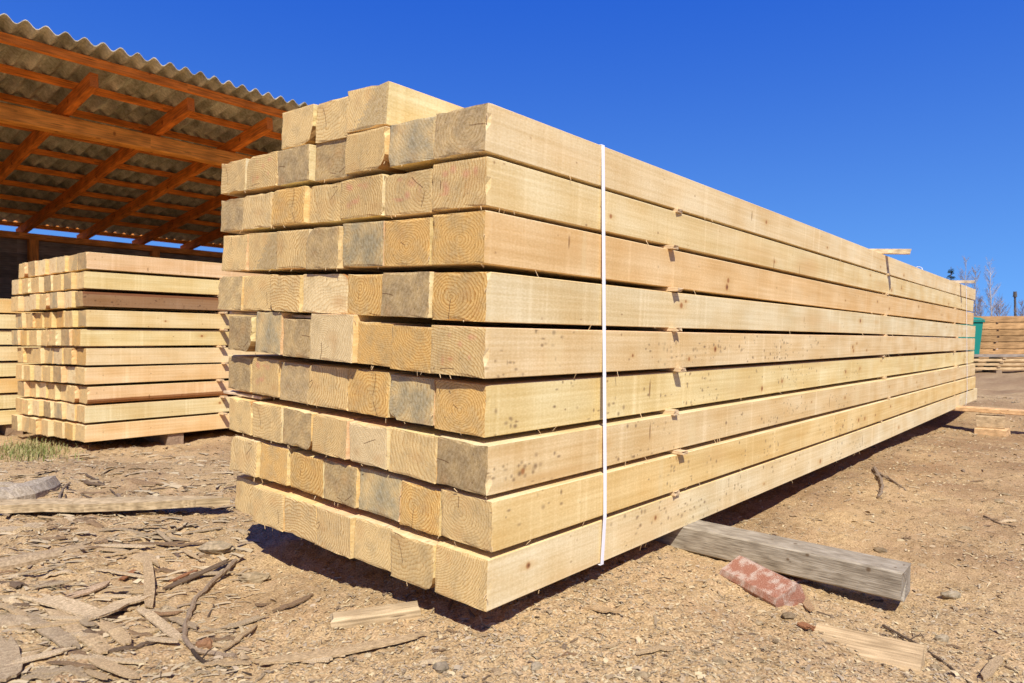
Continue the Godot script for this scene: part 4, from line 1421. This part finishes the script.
func bare_tree(called: String, base: Vector3, hgt: float, seed_: int, label: String, col: Color, spread: float):
	var r := RandomNumberGenerator.new()
	r.seed = seed_
	var o := thing(called, Transform3D(Basis(), base), label, "tree", "bare trees beyond the yard")
	var t := Geo.new()
	var c := Geo.new()
	var pts := []
	var q := Vector3.ZERO
	for i in 11:
		pts.append(q)
		q += Vector3(r.randfn() * 0.06, hgt / 10.0, r.randfn() * 0.06)
	tube(t, pts, 0.012 * hgt, 0.012, 7, col)
	for i in 60:
		var k := r.randf_range(0.15, 1.0)
		var at: Vector3 = pts[mini(9, int(k * 10))].lerp(pts[mini(10, int(k * 10) + 1)], fmod(k * 10, 1.0))
		var a := r.randf_range(0, TAU)
		var L := hgt * spread * (1.15 - k) * r.randf_range(0.5, 1.1) + 0.3
		var d := Vector3(cos(a), r.randf_range(0.9, 1.9), sin(a)).normalized()
		var b := [at, at + d * L * 0.5, at + d * L + Vector3(0, 0.12 * L, 0)]
		tube(c, b, 0.02, 0.008, 4, col)
		for j in 9:
			var m: Vector3 = (b[0] as Vector3).lerp(b[2], r.randf_range(0.25, 1.0))
			var d2 := (d + Vector3(r.randf_range(-1, 1), r.randf_range(-0.3, 0.9), r.randf_range(-1, 1)) * 0.8).normalized()
			var L2 := L * r.randf_range(0.15, 0.4)
			tube(c, [m, m + d2 * L2], 0.009, 0.005, 3, Color(col.r * 0.8, col.g * 0.7, col.b * 0.65))
	put("trunk", t.commit(), [M.twig], o)
	put("crown", c.commit(), [M.twig], o)

func spruce(base: Vector3, hgt: float, label: String):
	var r := RandomNumberGenerator.new()
	r.seed = 808
	var o := thing("spruce_tree", Transform3D(Basis(), base), label, "tree")
	var t := Geo.new()
	tube(t, [Vector3.ZERO, Vector3(0, hgt * 0.5, 0), Vector3(0, hgt, 0)], 0.16, 0.02, 7, Color(0.12, 0.09, 0.06))
	put("trunk", t.commit(), [M.twig], o)
	var c := Geo.new()
	for i in 260:
		var k := pow(r.randf(), 0.7)
		var y := hgt * (1.0 - k * 0.88)
		var R := 0.2 * hgt * k * r.randf_range(0.6, 1.1) + 0.1
		var a := r.randf_range(0, TAU)
		var d := Vector3(cos(a), -0.25, sin(a))
		for j in 10:
			var p := Vector3(0, y, 0) + d * R * (0.15 + 0.085 * j)
			for s in 3:
				var e := (Vector3(cos(a + r.randf_range(-1.2, 1.2)), r.randf_range(-0.5, 0.3), sin(a + r.randf_range(-1.2, 1.2)))).normalized() * r.randf_range(0.1, 0.24)
				var w := Vector3(r.randf_range(-1, 1), r.randf_range(-1, 1), r.randf_range(-1, 1)) * 0.03
				var v := r.randf_range(0.7, 1.2)
				c.tri(p - w, p + w, p + e, Vector2.ZERO, Vector2.ZERO, Vector2.ZERO, Color(0.035 * v, 0.06 * v, 0.03 * v))
	put("crown", c.commit(), [M.leaf], o)

func far_trees():
	var w := func(px: float, z: float) -> Vector3: return Vector3((px - 512) / F * z, 0, -z)
	bare_tree("birch_tree", w.call(990, 78), 9.6, 1, "tall bare birch beyond the far brown stack, pale-stemmed", Color(0.44, 0.40, 0.37), 0.24)
	bare_tree("birch_tree", w.call(977, 84), 9.4, 2, "bare grey birch beside the pale-stemmed one", Color(0.34, 0.31, 0.30), 0.22)
	bare_tree("birch_tree", w.call(966, 82), 10.4, 3, "bare birch rising just beyond the tall stack's far end", Color(0.34, 0.31, 0.30), 0.24)
	bare_tree("bare_shrub", w.call(1000, 70), 4.6, 4, "low bare bush beyond the far brown stack", Color(0.30, 0.25, 0.23), 0.4)
	bare_tree("bare_shrub", w.call(1022, 72), 4.4, 5, "low bare bush beside the slim dark pole", Color(0.30, 0.25, 0.23), 0.45)
	bare_tree("bare_shrub", w.call(980, 76), 5.2, 6, "low bare bush under the bare birches", Color(0.30, 0.25, 0.23), 0.4)
	spruce(w.call(951, 70), 8.2, "small dark spruce whose tip shows over the tall stack")
	var g := Geo.new()
	tube(g, [Vector3.ZERO, Vector3(0.02, 3.5, 0), Vector3(0, 5.9, 0)], 0.13, 0.1, 8, Color(0.10, 0.085, 0.07))
	tube(g, [Vector3(0, 5.5, 0), Vector3(0, 6.1, 0)], 0.2, 0.16, 8, Color(0.10, 0.085, 0.07))
	tag(put("dark_pole", g.commit(), [M.twig], null, Transform3D(Basis(), w.call(1015, 76))), "slim dark pole rising beyond the far brown stack", "pole")

# ---------------------------------------------------------------- main
func _ready():
	rng.seed = 7
	RB = Basis(N, Vector3.UP, -U).orthonormalized()
	n_big = noise(0.7, 1, 2)
	n_mid = noise(4.0, 2, 3)
	n_small = noise(11.0, 3, 2)
	n_fine = noise(42.0, 4, 2)
	# camera
	var cam := Camera3D.new()
	cam.name = "camera"
	cam.position = Vector3(0, CAM_Y, 0)
	cam.fov = rad_to_deg(2.0 * atan(341.5 / F))
	cam.near = 0.05
	cam.far = 1500.0
	var lens := CameraAttributesPhysical.new()
	lens.frustum_focal_length = 12.0 * F / 341.5
	lens.exposure_aperture = 9.0
	lens.frustum_focus_distance = 2.1
	cam.attributes = lens
	add_child(cam)
	cam.current = true
	# sky
	var sm := ProceduralSkyMaterial.new()
	sm.sky_top_color = lin(0.004 / EXPO, 0.085 / EXPO, 0.62 / EXPO)
	sm.sky_horizon_color = lin(0.19 / EXPO, 0.50 / EXPO, 1.05 / EXPO)
	sm.sky_curve = 0.16
	sm.ground_bottom_color = lin(0.20, 0.15, 0.09)
	sm.ground_horizon_color = lin(0.25, 0.22, 0.18)
	sm.sun_angle_max = 2.0
	var sky := Sky.new()
	sky.sky_material = sm
	var env := Environment.new()
	env.background_mode = Environment.BG_SKY
	env.sky = sky
	env.background_energy_multiplier = 1.0
	env.tonemap_mode = Environment.TONE_MAPPER_LINEAR
	env.tonemap_exposure = EXPO
	env.sdfgi_enabled = true
	env.ssao_enabled = true
	env.ssil_enabled = true
	var we := WorldEnvironment.new()
	we.name = "environment"
	we.environment = env
	add_child(we)
	# sun
	var sun := DirectionalLight3D.new()
	sun.name = "sun"
	sun.light_energy = 1.45
	sun.light_color = Color(1.0, 0.98, 0.94)
	sun.light_angular_distance = 0.5
	sun.shadow_enabled = true
	add_child(sun)
	sun.look_at_from_position(Vector3(0.119, 1.0, 0.871) * 30.0, Vector3.ZERO)
	# materials
	make_side_texture()
	make_end_texture()
	make_ground_texture()
	make_grain_texture()
	make_plaster_texture()
	mat("side", M.side_tex, M.side_hm, 0.05, 0.75)
	mat("ending", M.end_tex, M.end_hm, 0.08, 0.9)
	mat("ground", M.ground_tex, M.ground_hm, 0.42, 0.95)
	M.ground.metallic_specular = 0.2
	mat("grain", M.grain_tex, M.grain_hm, 0.06, 0.8)
	mat("bark", M.grain_tex, M.grain_hm, 0.08, 0.9)
	M.bark.uv1_scale = Vector3(4, 7, 1)
	mat("splinter", null, null, 0, 0.85, lin(0.66, 0.47, 0.25))
	mat("chip", null, null, 0, 0.9)
	mat("cement", M.min_tex, null, 0.0, 0.9)
	M.cement.uv1_scale = Vector3(0.23, 0.31, 1)
	mat("mineral", M.min_tex, null, 0.0, 0.92, Color.WHITE, 5.0)
	mat("brick", M.brick_tex, null, 0.0, 0.9, Color.WHITE, 2.2)
	mat("leaf", null, null, 0, 0.7)
	M.leaf.cull_mode = BaseMaterial3D.CULL_DISABLED
	M.leaf.backlight_enabled = true
	M.leaf.backlight = Color(0.25, 0.25, 0.1)
	mat("twig", null, null, 0, 0.9)
	mat("strap", null, null, 0, 0.35, lin(0.82, 0.82, 0.84))
	mat("bin", null, null, 0, 0.4, lin(0.015, 0.22, 0.17))
	mat("rubber", null, null, 0, 0.8, lin(0.03, 0.03, 0.03))
	# setting and things
	ground()
	shed()
	tall_stack()
	shed_stacks()
	far_yard()
	far_trees()
	litter()
	fibres()
	chips()
